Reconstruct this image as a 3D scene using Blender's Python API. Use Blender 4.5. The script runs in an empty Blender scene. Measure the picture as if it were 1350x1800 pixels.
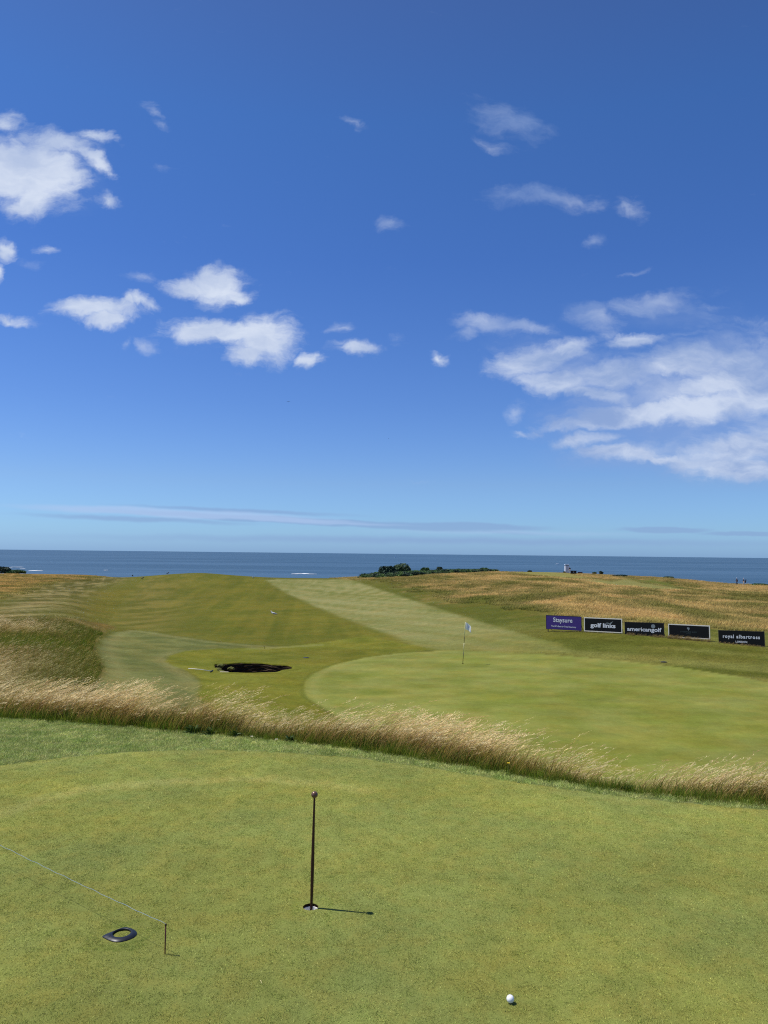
import bpy, bmesh, math, random
import numpy as np
from mathutils import Vector, Matrix
random.seed(7); rng = np.random.default_rng(7)
sc = bpy.context.scene
COL = sc.collection

# ------------------------------------------------------------------ camera
F_PX = 1350.0; PITCH = math.radians(3.08); ROLL = math.radians(0.637); EYE = 2.5
cam_d = bpy.data.cameras.new('camera'); cam = bpy.data.objects.new('camera', cam_d); COL.objects.link(cam)
cam_d.sensor_fit = 'VERTICAL'; cam_d.sensor_height = 36.0; cam_d.lens = 27.0
cam_d.clip_start = 0.1; cam_d.clip_end = 90000
cam.matrix_world = Matrix.Translation((0, 0, EYE)) @ Matrix.Rotation(math.pi/2 + PITCH, 4, 'X') @ Matrix.Rotation(ROLL, 4, 'Z')
sc.camera = cam
SUN = Vector((-0.46, 0.10, 0.882)).normalized()
SKY_STRENGTH = 0.10; SUN_STRENGTH = 4.0; EXPOSURE = 0.30

# pixel of the photograph (1350 x 1800) -> direction in the world; used to survey positions
CP, SP, CR, SR = math.cos(PITCH), math.sin(PITCH), math.cos(ROLL), math.sin(ROLL)
def ray(u, v):
    x = np.asarray(u, float) - 675.0; y = -(np.asarray(v, float) - 900.0)
    xr = x*CR - y*SR; yr = x*SR + y*CR
    return xr/F_PX, (F_PX*CP - yr*SP)/F_PX, (F_PX*SP + yr*CP)/F_PX
def on_plane(u, v, z=0.0):
    dx, dy, dz = ray(u, v); t = (z - EYE)/dz
    return np.array([dx*t, dy*t])

# ------------------------------------------------------------------ node helpers
class NT:
    def __init__(s, tree): s.t = tree; s.n = tree.nodes; s.l = tree.links
    def node(s, typ, **kw):
        nd = s.n.new(typ)
        for k, v in kw.items():
            if k == 'ins':
                for i, val in v.items():
                    if isinstance(val, bpy.types.NodeSocket): s.l.new(val, nd.inputs[i])
                    else: nd.inputs[i].default_value = val
            else: setattr(nd, k, v)
        return nd
    def math(s, op, a, b=None, c=None, clamp=False):
        ins = {0: a}
        if b is not None: ins[1] = b
        if c is not None: ins[2] = c
        return s.node('ShaderNodeMath', operation=op, use_clamp=clamp, ins=ins).outputs[0]
    def noise(s, vec, scale, detail=4, rough=0.55, dist=0.0):
        return s.node('ShaderNodeTexNoise', ins={'Vector': vec, 'Scale': scale, 'Detail': detail, 'Roughness': rough, 'Distortion': dist}).outputs['Fac']
    def ramp(s, x, lo, hi, a=0.0, b=1.0, interp='SMOOTHSTEP'):
        return s.node('ShaderNodeMapRange', interpolation_type=interp, clamp=True, ins={'Value': x, 'From Min': lo, 'From Max': hi, 'To Min': a, 'To Max': b}).outputs['Result'] if interp == 'LINEAR' else \
            s.node('ShaderNodeMapRange', interpolation_type=interp, ins={'Value': x, 'From Min': lo, 'From Max': hi, 'To Min': a, 'To Max': b}).outputs['Result']
    def mix(s, fac, a, b, blend='MIX'):
        nd = s.node('ShaderNodeMix', data_type='RGBA', blend_type=blend)
        for i, val in ((0, fac), (6, a), (7, b)):
            if isinstance(val, bpy.types.NodeSocket): s.l.new(val, nd.inputs[i])
            else: nd.inputs[i].default_value = val if i == 0 else (*val[:3], 1.0)
        return nd.outputs[2]

def lin(c):
    c = np.asarray(c, float)/255.0
    return np.where(c <= 0.04045, c/12.92, ((c+0.055)/1.055)**2.4)

# ------------------------------------------------------------------ world: sky with clouds far overhead
world = bpy.data.worlds.new('World'); sc.world = world; world.use_nodes = True
W = NT(world.node_tree); W.n.clear()
sky = W.node('ShaderNodeTexSky', sky_type='NISHITA', sun_disc=False)
sky.sun_elevation = math.asin(SUN.z); sky.sun_rotation = math.atan2(SUN.x, SUN.y)
sky.air_density = 1.0; sky.dust_density = 0.35; sky.ozone_density = 3.0; sky.altitude = 0
skycol = sky.outputs[0]
tc = W.node('ShaderNodeTexCoord')
sep = W.node('ShaderNodeSeparateXYZ', ins={0: tc.outputs['Generated']})
# direction over the sea: azimuth tangent and elevation tangent
ysafe = W.math('MAXIMUM', sep.outputs[1], 0.02)
tx = W.math('DIVIDE', sep.outputs[0], ysafe); tz = W.math('DIVIDE', sep.outputs[2], ysafe)
tv = W.node('ShaderNodeCombineXYZ', ins={0: tx, 1: tz, 2: 0.0}).outputs[0]
def wrp(scale, amt, src, det=5):
    nz = W.node('ShaderNodeTexNoise', ins={'Vector': src, 'Scale': scale, 'Detail': det, 'Roughness': 0.6})
    sub = W.node('ShaderNodeVectorMath', operation='SUBTRACT', ins={0: nz.outputs['Color'], 1: (0.5, 0.5, 0.5)})
    mul = W.node('ShaderNodeVectorMath', operation='MULTIPLY', ins={0: sub.outputs[0], 1: (amt, amt*0.7, 0)})
    return W.node('ShaderNodeVectorMath', operation='ADD', ins={0: src, 1: mul.outputs[0]}).outputs[0]
tw = wrp(9, 0.07, tv)
tw2 = wrp(30, 0.028, tw, 4)
def tan_dir(u, v):
    dx, dy, dz = ray(u, v); return dx/dy, dz/dy
def cloud_field(lst, src):
    cur = None
    for (u, v, ru, rv, rot, s) in lst:
        x, z = tan_dir(u, v)
        mp = W.node('ShaderNodeMapping', vector_type='TEXTURE', ins={'Vector': src, 'Location': (x, z, 0), 'Rotation': (0, 0, math.radians(-rot)),
                    'Scale': (ru/F_PX*1.5, rv/F_PX*1.5, 1)})
        g = W.node('ShaderNodeTexGradient', gradient_type='SPHERICAL', ins={0: mp.outputs[0]}).outputs['Fac']
        g = W.math('MULTIPLY', g, s)
        cur = g if cur is None else W.math('MAXIMUM', cur, g)
    return cur
bright = [  # u, v, half width, half height, tilt (clockwise), weight
    (20, 300, 95, 58, 0, 1.1), (72, 300, 72, 68, 0, 1.05), (58, 345, 50, 40, -30, 1.0), (165, 285, 55, 15, 38, .75), (10, 218, 38, 22, 0, .62),
    (175, 250, 42, 14, 12, .6), (183, 352, 18, 26, -50, .5), (110, 258, 62, 22, 10, .85),
    (385, 497, 58, 34, 0, 1.05), (335, 505, 50, 18, 0, .85), (415, 515, 36, 14, 0, .8), (370, 480, 30, 20, 0, .9),
    (165, 543, 80, 19, 4, 1.0), (185, 562, 40, 18, 0, .9), (245, 533, 44, 12, 6, .7), (225, 535, 20, 16, 0, .75),
    (400, 582, 105, 24, 4, 1.05), (465, 595, 64, 42, 0, 1.1), (350, 582, 70, 17, 5, .9), (440, 620, 55, 20, 0, .85),
    (543, 630, 24, 14, 0, .85), (12, 432, 30, 18, 20, .8), (2, 470, 18, 24, 0, .8), (20, 558, 48, 12, 8, .62), (92, 433, 24, 11, 5, .5),
    (630, 620, 46, 15, 5, .62), (765, 625, 26, 13, 25, .62),
    (935, 632, 75, 28, -10, .95), (990, 615, 50, 22, -15, .85), (985, 668, 80, 24, 8, .95), (1080, 665, 80, 32, 5, .9), (1040, 690, 90, 16, 12, .8),
    (1115, 602, 62, 16, -8, .8), (1200, 640, 110, 34, -12, .85), (1290, 630, 110, 36, -5, .85), (1290, 665, 120, 34, -14, .95),
    (1130, 730, 150, 20, -5, 1.0), (1060, 742, 110, 13, -4, .95), (1240, 715, 130, 32, -10, .95), (1330, 690, 80, 40, 0, .9),
    (1020, 775, 60, 14, -10, .85), (1090, 800, 100, 17, 3, .8), (1160, 812, 90, 11, 2, .75), (1295, 790, 95, 34, -14, 1.05), (1300, 828, 120, 24, 4, 1.0), (1400, 780, 110, 60, 0, .95), (920, 762, 40, 8, -4, .5)]
medium = [
    (850, 560, 66, 24, 0, .9), (920, 570, 60, 16, 6, .8), (825, 580, 40, 18, -20, .7), (1045, 560, 60, 30, 20, .8), (1150, 530, 110, 24, -8, .8), (1070, 590, 40, 20, 0, .5),
    (1180, 690, 200, 70, 0, .75), (1290, 620, 160, 60, 0, .65), (1290, 810, 120, 50, 0, .8), (1110, 795, 130, 28, 0, .6), (985, 640, 140, 50, 10, .6), (905, 722, 26, 30, 20, .7),
    (900, 215, 78, 34, 10, .62), (860, 258, 40, 18, 10, .55), (960, 345, 130, 22, 4, .68), (1105, 365, 38, 22, 10, .6), (1035, 417, 26, 12, 0, .55),
    (687, 402, 34, 18, 10, .6), (618, 216, 26, 10, 20, .55), (280, 200, 40, 14, 35, .55), (290, 225, 26, 14, 10, .5), (280, 287, 30, 14, 0, .42), (250, 492, 40, 14, 0, .5),
    (605, 580, 34, 14, 0, .6), (600, 608, 44, 10, 0, .55), (255, 602, 28, 14, 30, .65), (215, 600, 20, 12, -20, .5), (700, 600, 30, 12, 0, .45), (370, 533, 40, 10, 0, .5),
    (1110, 474, 40, 8, -8, .55), (1200, 590, 70, 12, -8, .5), (1290, 560, 90, 14, 5, .4), (1250, 537, 30, 12, 0, .5), (60, 460, 40, 20, 0, .4), (740, 846, 44, 6, 0, .35)]
low = [  # thin banks low over the sea
    (560, 917, 330, 5.5, 2.4, .95), (790, 925, 150, 6.5, 0.4, 1.0), (1168, 932, 72, 5, 0, .95), (1320, 939, 80, 4, 0, .9), (800, 950, 700, 8, 0, .5), (240, 912, 200, 5, 1.5, .6), (420, 897, 200, 4, 2.0, .6)]
lowlight = [(300, 901, 240, 7, 1.8, 1.0), (470, 911, 160, 5, 2.5, .9), (160, 894, 100, 5, 0, .7), (600, 920, 120, 3, 1, .5), (900, 936, 260, 5, 0, .35)]
veil = [(1190, 735, 230, 95, 0, 1.0), (1300, 640, 170, 70, 0, .9), (1060, 660, 170, 45, 6, .8), (1300, 810, 190, 52, 4, 1.1), (1110, 805, 150, 32, 3, .9), (1180, 560, 170, 40, 0, .5), (930, 600, 90, 24, 0, .5), (80, 300, 130, 75, 10, .5), (410, 595, 130, 42, 0, .35)]
gB = cloud_field(bright, tw2); gM = cloud_field(medium, tw2); gL = cloud_field(low, wrp(14, 0.012, tv, 3)); gLL = cloud_field(lowlight, wrp(11, 0.012, tv, 3)); gV = cloud_field(veil, tw)
# stretched wisp noise
st = W.node('ShaderNodeMapping', ins={'Vector': tw, 'Scale': (1.0, 2.3, 1.0), 'Rotation': (0, 0, 0.12)}).outputs[0]
nA = W.noise(st, 16, 8, 0.62); nB = W.noise(st, 40, 7, 0.6); nC = W.noise(st, 7, 5, 0.55)
def dens(g, lo, hi, na, nb):
    x = W.math('MULTIPLY_ADD', W.math('SUBTRACT', nA, 0.5), na, g)
    x = W.math('MULTIPLY_ADD', W.math('SUBTRACT', nB, 0.5), nb, x)
    return W.ramp(x, lo, hi)
dB = dens(gB, 0.14, 0.72, 0.85, 0.36)
dM = W.math('MULTIPLY', dens(gM, 0.18, 0.85, 0.9, 0.3), 0.52)
dL = W.math('MULTIPLY', W.ramp(W.math('MULTIPLY_ADD', W.math('SUBTRACT', nC, 0.5), 0.35, gL), 0.05, 0.55), W.ramp(tx, -.30, .1, .62, .30))
alpha = W.math('MAXIMUM', W.math('MULTIPLY', dB, W.ramp(tx, -0.02, 0.22, 0.92, 0.78)), dM)
front = W.ramp(sep.outputs[1], 0.25, 0.4)
dV = W.math('MULTIPLY', W.math('MULTIPLY', dens(gV, 0.12, 0.8, 0.5, 0.12), 0.40), W.ramp(sep.outputs[1], .2, .5))
alpha = W.math('MULTIPLY', alpha, front)
# the rest of the sky carries the same kind of scattered fair weather clouds
zs = W.math('MAXIMUM', sep.outputs[2], 0.03)
pl = W.node('ShaderNodeCombineXYZ', ins={0: W.math('DIVIDE', sep.outputs[0], zs), 1: W.math('DIVIDE', sep.outputs[1], zs), 2: 0.0}).outputs[0]
gen = W.ramp(W.noise(pl, 1.1, 7, 0.6), 0.58, 0.75)
gen = W.math('MULTIPLY', W.math('MULTIPLY', gen, W.math('SUBTRACT', 1.0, front)), W.ramp(sep.outputs[2], 0.04, 0.15))
alpha = W.math('MAXIMUM', alpha, W.math('MULTIPLY', gen, 0.8))
# sky tone
CLOUD_V = 1/1.23/SKY_STRENGTH
grade = W.node('ShaderNodeValToRGB'); cr = grade.color_ramp; cr.interpolation = 'LINEAR'
# clear Atlantic air: the same gentle grade all the way round, by height above the horizon only
for i, (pz, g) in enumerate([(0.0, (.262, .46, .94)), (.03, (.30, .485, .83)), (.09, (.33, .455, .70)), (.19, (.285, .415, .68)), (.36, (.235, .385, .67)), (.50, (.235, .405, .665)), (.62, (.27, .375, .585)), (1.0, (.27, .375, .585))]):
    e = cr.elements[i] if i < 2 else cr.elements.new(pz)
    e.position = pz; e.color = (*g, 1)
W.l.new(W.math('MAXIMUM', sep.outputs[2], 0.0), grade.inputs[0])
gm = W.node('ShaderNodeVectorMath', operation='MULTIPLY', ins={0: skycol, 1: grade.outputs[0]}).outputs[0]
skyc = W.node('ShaderNodeVectorMath', operation='SCALE', ins={0: gm, 'Scale': 1.42}).outputs[0]
# cloud tone: bright where thick, bluish grey in the hollows and undersides
shade = W.ramp(W.math('ADD', W.math('MULTIPLY', nC, 0.9), W.math('MULTIPLY', nA, 0.35)), 0.45, 0.78)
bigleft = W.ramp(tx, -0.1, 0.25)
tone = W.math('MULTIPLY', shade, W.math('MULTIPLY_ADD', W.math('SUBTRACT', 1.0, bigleft), -0.45, 1.0))
cA = lin((222, 231, 246))*CLOUD_V; cB = lin((146, 170, 214))*CLOUD_V
ccol = W.mix(tone, tuple(cA), tuple(cB))
fr2 = W.ramp(sep.outputs[1], 0.2, 0.5)
withl = W.mix(W.math('MULTIPLY', W.math('MULTIPLY', W.ramp(gL, 0.05, 0.5), .55), fr2), skyc, tuple(lin((134, 162, 208))*CLOUD_V))
withl = W.mix(W.math('MULTIPLY', W.math('MULTIPLY', W.ramp(gLL, 0.03, 0.6), .62), fr2), withl, tuple(lin((176, 200, 238))*CLOUD_V))
withl = W.mix(dV, withl, tuple(lin((142, 166, 214))*CLOUD_V))
final = W.mix(alpha, withl, ccol)
bg = W.node('ShaderNodeBackground', ins={'Color': final, 'Strength': SKY_STRENGTH})
W.node('ShaderNodeOutputWorld', ins={0: bg.outputs[0]})

sun_d = bpy.data.lights.new('sun', 'SUN'); sun = bpy.data.objects.new('sun', sun_d); COL.objects.link(sun)
sun_d.energy = SUN_STRENGTH; sun_d.angle = math.radians(0.53); sun_d.color = (1.0, 0.955, 0.88)
sun.rotation_euler = SUN.to_track_quat('Z', 'Y').to_euler()
sc.view_settings.view_transform = 'Standard'; sc.view_settings.look = 'None'
sc.view_settings.exposure = EXPOSURE; sc.view_settings.gamma = 1; sc.view_settings.use_curve_mapping = False
sc.render.engine = 'CYCLES'; sc.cycles.use_denoising = False; sc.cycles.pixel_filter_type = 'BLACKMAN_HARRIS'; sc.cycles.filter_width = 1.15; sc.cycles.max_bounces = 5; sc.cycles.diffuse_bounces = 2; sc.cycles.transparent_max_bounces = 8

# ------------------------------------------------------------------ object helpers
def tag(o, label=None, cat=None, group=None, kind=None):
    if label: o['label'] = label
    if cat: o['category'] = cat
    if group: o['group'] = group
    if kind: o['kind'] = kind
    return o
def empty(name, loc, rz=0):
    o = bpy.data.objects.new(name, None); COL.objects.link(o); o.location = loc; o.rotation_euler = (0, 0, rz)
    o.empty_display_size = 0.1; return o
def mesh_obj(name, verts, faces, mat, parent=None, smooth=False, link=True):
    me = bpy.data.meshes.new(name); me.from_pydata([tuple(map(float, v)) for v in verts], [], faces)
    if smooth: me.polygons.foreach_set('use_smooth', [True]*len(me.polygons))
    me.materials.append(mat); me.update()
    o = bpy.data.objects.new(name, me)
    if link: COL.objects.link(o)
    if parent: o.parent = parent
    return o
def bm_obj(name, bm, mat, parent=None, smooth=False):
    me = bpy.data.meshes.new(name); bmesh.ops.recalc_face_normals(bm, faces=bm.faces); bm.to_mesh(me); bm.free()
    if smooth: me.polygons.foreach_set('use_smooth', [True]*len(me.polygons))
    me.materials.append(mat); o = bpy.data.objects.new(name, me); COL.objects.link(o)
    if parent: o.parent = parent
    return o
def bm_box(bm, c, s, bevel=0.0, rot=None):
    r = bmesh.ops.create_cube(bm, size=1.0); vs = r['verts']
    bmesh.ops.scale(bm, vec=s, verts=vs)
    if bevel:
        es = list({e for v in vs for e in v.link_edges}); rb = bmesh.ops.bevel(bm, geom=es, offset=bevel, segments=2, affect='EDGES')
        vs = list({v for f_ in rb['faces'] for v in f_.verts} | {v for v in vs if v.is_valid})
    if rot is not None: bmesh.ops.rotate(bm, cent=(0, 0, 0), matrix=rot, verts=vs)
    bmesh.ops.translate(bm, vec=c, verts=vs); return vs
def bm_lathe(bm, prof, n=24, base=(0, 0, 0), axis=(0, 0, 1)):
    q = Vector(axis).normalized().to_track_quat('Z', 'Y'); rings = []
    for (r, z) in prof:
        if r < 1e-6: rings.append([bm.verts.new(Vector(base) + q @ Vector((0, 0, z)))])
        else: rings.append([bm.verts.new(Vector(base) + q @ Vector((r*math.cos(2*math.pi*k/n), r*math.sin(2*math.pi*k/n), z))) for k in range(n)])
    for a, b in zip(rings, rings[1:]):
        for k in range(n):
            k2 = (k+1) % n
            if len(a) == 1 and len(b) == 1: continue
            if len(a) == 1: bm.faces.new((a[0], b[k2], b[k]))
            elif len(b) == 1: bm.faces.new((a[k], a[k2], b[0]))
            else: bm.faces.new((a[k], a[k2], b[k2], b[k]))
def bm_tube(bm, pts, rad, n=8):
    pts = [Vector(p) for p in pts]; rad = rad if hasattr(rad, '__len__') else [rad]*len(pts); rings = []
    for i, p in enumerate(pts):
        d = (pts[min(i+1, len(pts)-1)] - pts[max(i-1, 0)]).normalized(); q = d.to_track_quat('Z', 'Y')
        rings.append([bm.verts.new(p + q @ Vector((rad[i]*math.cos(2*math.pi*k/n), rad[i]*math.sin(2*math.pi*k/n), 0))) for k in range(n)])
    for a, b in zip(rings, rings[1:]):
        for k in range(n): bm.faces.new((a[k], a[(k+1) % n], b[(k+1) % n], b[k]))
    bm.faces.new(rings[0][::-1]); bm.faces.new(rings[-1])

_m = {}
def mat(name, rgb, rough=0.6, metal=0.0, var=0.15, scale=20.0, bump=0.0, coat=0.0, spec=0.5):
    """painted or plain surface with grain, faint wear and roughness variation"""
    if name in _m: return _m[name]
    m = bpy.data.materials.new(name); m.use_nodes = True; T = NT(m.node_tree); T.n.clear()
    tcn = T.node('ShaderNodeTexCoord').outputs['Object']
    n1 = T.noise(tcn, scale, 5); n2 = T.noise(tcn, scale*7, 3)
    c = tuple(lin(rgb)); k = T.math('MULTIPLY_ADD', T.math('SUBTRACT', n1, 0.5), var*2, 1.0)
    cc = T.node('ShaderNodeVectorMath', operation='SCALE', ins={0: c, 'Scale': k}).outputs[0]
    bs = T.node('ShaderNodeBsdfPrincipled', ins={'Base Color': cc, 'Metallic': metal, 'Coat Weight': coat, 'Specular IOR Level': spec,
        'Roughness': T.math('MULTIPLY_ADD', T.math('SUBTRACT', n2, 0.5), 0.25, rough, clamp=True)})
    if bump:
        b = T.node('ShaderNodeBump', ins={'Height': n2, 'Strength': bump, 'Distance': 0.01}); T.l.new(b.outputs[0], bs.inputs['Normal'])
    T.node('ShaderNodeOutputMaterial', ins={0: bs.outputs[0]}); _m[name] = m; return m

# ------------------------------------------------------------------ numpy noise
def _hash(ix, iy, seed):
    h = (ix.astype(np.int64)*374761393 + iy.astype(np.int64)*668265263 + seed*974711) & 0xFFFFFFFF
    h = ((h ^ (h >> 13))*1274126177) & 0xFFFFFFFF
    return ((h ^ (h >> 16)) & 0xFFFFFF)/float(0xFFFFFF)
def vnoise(x, y, seed=0):
    ix = np.floor(x); iy = np.floor(y); fx = x-ix; fy = y-iy
    fx = fx*fx*fx*(fx*(fx*6-15)+10); fy = fy*fy*fy*(fy*(fy*6-15)+10); ix = ix.astype(np.int64); iy = iy.astype(np.int64)
    a = _hash(ix, iy, seed); b = _hash(ix+1, iy, seed); c = _hash(ix, iy+1, seed); d = _hash(ix+1, iy+1, seed)
    return (a*(1-fx)+b*fx)*(1-fy) + (c*(1-fx)+d*fx)*fy
def fbm(x, y, seed=0, octv=4):
    s = 0; a = 0.5; t = 0
    for k in range(octv):
        s = s + a*vnoise(x, y, seed+k*17); t += a; a *= 0.55; x = x*2.03+3.7; y = y*2.03-1.3
    return s/t
def sst(lo, hi, x):
    t = np.clip((x-lo)/(hi-lo), 0, 1); return t*t*(3-2*t)

# ------------------------------------------------------------------ terrain survey: (u) -> list of (distance, row v) or ('z', distance, z)
def zz(d, z): return ('z', d, z)
SURVEY = {
 -500: [zz(15, -.5), zz(25, -1.0), zz(40, -1.5), zz(60, -2.2), zz(80, -2.7), zz(110, -3.2), zz(150, -3.8), zz(200, -4.4), zz(250, -5.6), zz(300, -9), zz(400, -22), zz(600, -27)],
 0:    [zz(15, -.45), zz(17, -.6), zz(25, -1.2), zz(38, -1.55), zz(44, -1.75), (50, 1089), (62, 1070), (80, 1053), (110, 1036), (150, 1022), (200, 1012), (235, 1006.5), zz(280, -8), zz(400, -22), zz(600, -27)],
 120:  [zz(15, -.7), zz(17, -.9), zz(25, -1.45), zz(38, -1.9), zz(44, -2.1), (50, 1094), (62, 1072), (80, 1055), (110, 1038), (150, 1024), (200, 1013), (235, 1008.5), zz(280, -8), zz(400, -22), zz(600, -27)],
 172:  [zz(15, -1.5), zz(17, -1.7), (25, 1208), (38, 1152), (48, 1122), (58, 1103), (80, 1074), (110, 1047), (150, 1027), (200, 1012.5), (240, 1008.5), zz(280, -8), zz(400, -22), zz(600, -27)],
 195:  [zz(15, -1.7), zz(17, -1.9), (25, 1215), (38, 1160), (48, 1128), (58, 1108), (80, 1076), (110, 1048), (150, 1027), (190, 1016), (215, 1013.5), zz(255, -8), zz(400, -22), zz(600, -27)],
 240:  [zz(15, -2.0), zz(17, -2.3), (25, 1222), (38, 1163), (48, 1130), (60, 1106), (80, 1077), (110, 1048), (150, 1026), (190, 1013), zz(240, -7), zz(400, -22), zz(600, -27)],
 300:  [zz(15, -2.2), zz(17, -2.5), (25, 1228), (38, 1165), (48, 1132), (60, 1107), (80, 1078), (110, 1048), (150, 1022), (175, 1011), (195, 1008.0), zz(250, -7.0), zz(400, -22), zz(600, -27)],
 347:  [zz(15, -2.4), zz(20, -2.8), (30, 1222), (38, 1170), (48, 1135), (60, 1108), (76, 1080), (110, 1044), (150, 1016), (175, 1004.3), (192, 1005), zz(240, -7), zz(400, -22), zz(600, -27)],
 400:  [zz(15, -2.5), zz(20, -2.9), (30, 1219), (38, 1174), (48, 1137), (60, 1109), (76, 1079), (110, 1045), (150, 1018), (175, 1009.5), (195, 1012), zz(240, -8), zz(400, -22), zz(600, -27)],
 450:  [zz(15, -2.6), zz(20, -3.0), (30, 1220), (38, 1175), (48, 1138), (60, 1110), (76, 1080), (110, 1045), (150, 1020), (172, 1013.5), (195, 1017), zz(240, -8), zz(400, -22), zz(600, -27)],
 500:  [zz(15, -2.8), zz(20, -3.1), zz(30, -3.15), (38, 1176), (48, 1139), (60, 1110), (76, 1080), (110, 1045), (150, 1022), (175, 1015), (200, 1017), zz(250, -8), zz(400, -22), zz(600, -27)],
 600:  [zz(15, -3.1), zz(20, -3.3), zz(38, -3.28), zz(48, -3.4), zz(60, -3.5), (80, 1074), (110, 1045), (150, 1022.5), (175, 1016.5), (200, 1016.5), zz(250, -8), zz(400, -22), zz(600, -27)],
 680:  [zz(15, -3.1), zz(20, -3.25), zz(38, -3.2), zz(48, -3.3), zz(60, -3.35), (75, 1076), (95, 1053), (120, 1034), (150, 1017), (190, 1009.5), (225, 1009.5), zz(260, -5.8), zz(400, -22), zz(600, -27)],
 800:  [zz(15, -3.1), zz(20, -3.2), zz(45, -3.2), (60, 1100), (75, 1070), (95, 1045), (120, 1025), (150, 1011), (180, 1005), (210, 1003.5), zz(245, -3.1), zz(400, -22), zz(600, -27)],
 900:  [zz(15, -3.1), zz(20, -3.2), zz(45, -3.15), zz(52, -2.85), (60, 1094), (75, 1062), (95, 1038), (120, 1020), (150, 1011), (200, 1005.5), (240, 1004), zz(270, -4), zz(400, -22), zz(600, -27)],
 1000: [zz(15, -3.1), zz(20, -3.2), zz(42, -3.1), zz(46, -2.8), (51, 1107), (60, 1083), (75, 1054), (95, 1033), (120, 1020), (150, 1015), (200, 1009), (236, 1006), (245, 1006), zz(280, -5), zz(400, -22), zz(600, -27)],
 1100: [zz(15, -3.1), zz(20, -3.2), zz(40, -3.1), zz(44, -2.8), (48.5, 1113), (60, 1082), (75, 1057), (95, 1037), (120, 1027), (150, 1021), (200, 1013), (240, 1010), zz(280, -6), zz(400, -22), zz(600, -27)],
 1200: [zz(15, -3.1), zz(20, -3.2), zz(38, -3.05), zz(42, -2.8), (46.5, 1121.5), (60, 1085), (75, 1063), (95, 1047), (120, 1036), (150, 1025), (200, 1018), (230, 1017), zz(280, -8), zz(400, -22), zz(600, -27)],
 1270: [zz(15, -3.1), zz(20, -3.2), zz(37, -3.05), zz(41, -2.85), (45.3, 1129), (60, 1088), (75, 1067), (95, 1052), (120, 1042), (150, 1034), (200, 1026), (225, 1025), zz(280, -9), zz(400, -22), zz(600, -27)],
 1350: [zz(15, -3.1), zz(20, -3.2), zz(36, -3.05), zz(40, -2.85), (44, 1136), (60, 1092), (75, 1070), (95, 1055), (120, 1044), (150, 1036), (200, 1028.5), (225, 1027.5), zz(280, -9), zz(400, -22), zz(600, -27)],
 1900: [zz(15, -3.1), zz(20, -3.2), zz(34, -3.0), zz(40, -2.7), zz(60, -2.3), zz(75, -2.4), zz(95, -2.8), zz(120, -3.4), zz(150, -4.3), zz(200, -5.6), zz(240, -8), zz(280, -12), zz(400, -22), zz(600, -27)],
}
NA, ND = 420, 420
LD0, LD1 = math.log(12.0), math.log(620.0)
ldg = np.linspace(LD0, LD1, ND)
cols_a = []; cols_z = []
for u, lst in sorted(SURVEY.items()):
    dx, dy, dz = ray(u, 1050); cols_a.append(dx/dy); L = []
    for e in lst:
        if e[0] == 'z': L.append((e[1], e[2]))
        else:
            dx2, dy2, dz2 = ray(u, e[1]); L.append((e[0], EYE + e[0]*dz2/dy2))
    L = np.array(L); cols_z.append(np.interp(ldg, np.log(L[:, 0]), L[:, 1]))
cols_a = np.array(cols_a); cols_z = np.array(cols_z)
ag = np.linspace(-1.3, 1.3, NA)
G = np.array([np.interp(ag, cols_a, cols_z[:, j]) for j in range(ND)]).T   # (NA, ND)
def smooth(M, w, ax):
    k = np.exp(-0.5*(np.arange(-3*w, 3*w+1)/w)**2); k /= k.sum(); P = np.pad(M, [(3*w, 3*w) if i == ax else (0, 0) for i in range(2)], mode='edge')
    return np.apply_along_axis(lambda m: np.convolve(m, k, 'valid'), ax, P)
G = smooth(smooth(G, 3, 0), 3, 1)
def far_z(x, y):
    y = np.maximum(y, 0.5); a = np.clip(x/y, -1.3, 1.3); l = np.clip(np.log(np.maximum(y, 12.01)), LD0, LD1-1e-6)
    fa = (a+1.3)/2.6*(NA-1); fl = (l-LD0)/(LD1-LD0)*(ND-1)
    i = np.clip(fa.astype(int), 0, NA-2); j = np.clip(fl.astype(int), 0, ND-2); fa = fa-i; fl = fl-j
    return (G[i, j]*(1-fa)+G[i+1, j]*fa)*(1-fl) + (G[i, j+1]*(1-fa)+G[i+1, j+1]*fa)*fl

# edge of the flat practice-green platform (foot of the tall grass strip)
base_px = [(-500, 1250), (-250, 1250), (0, 1262), (100, 1268), (200, 1276), (300, 1284), (400, 1293), (500, 1303), (600, 1314), (700, 1328), (800, 1345), (900, 1362), (1000, 1378), (1100, 1392), (1200, 1404), (1350, 1417), (1600, 1440), (1900, 1470)]
STRIP = np.array([on_plane(u, v) for u, v in base_px])
STRIP = np.vstack([STRIP, STRIP[-1] + (STRIP[-1]-STRIP[-2])*6])
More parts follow.
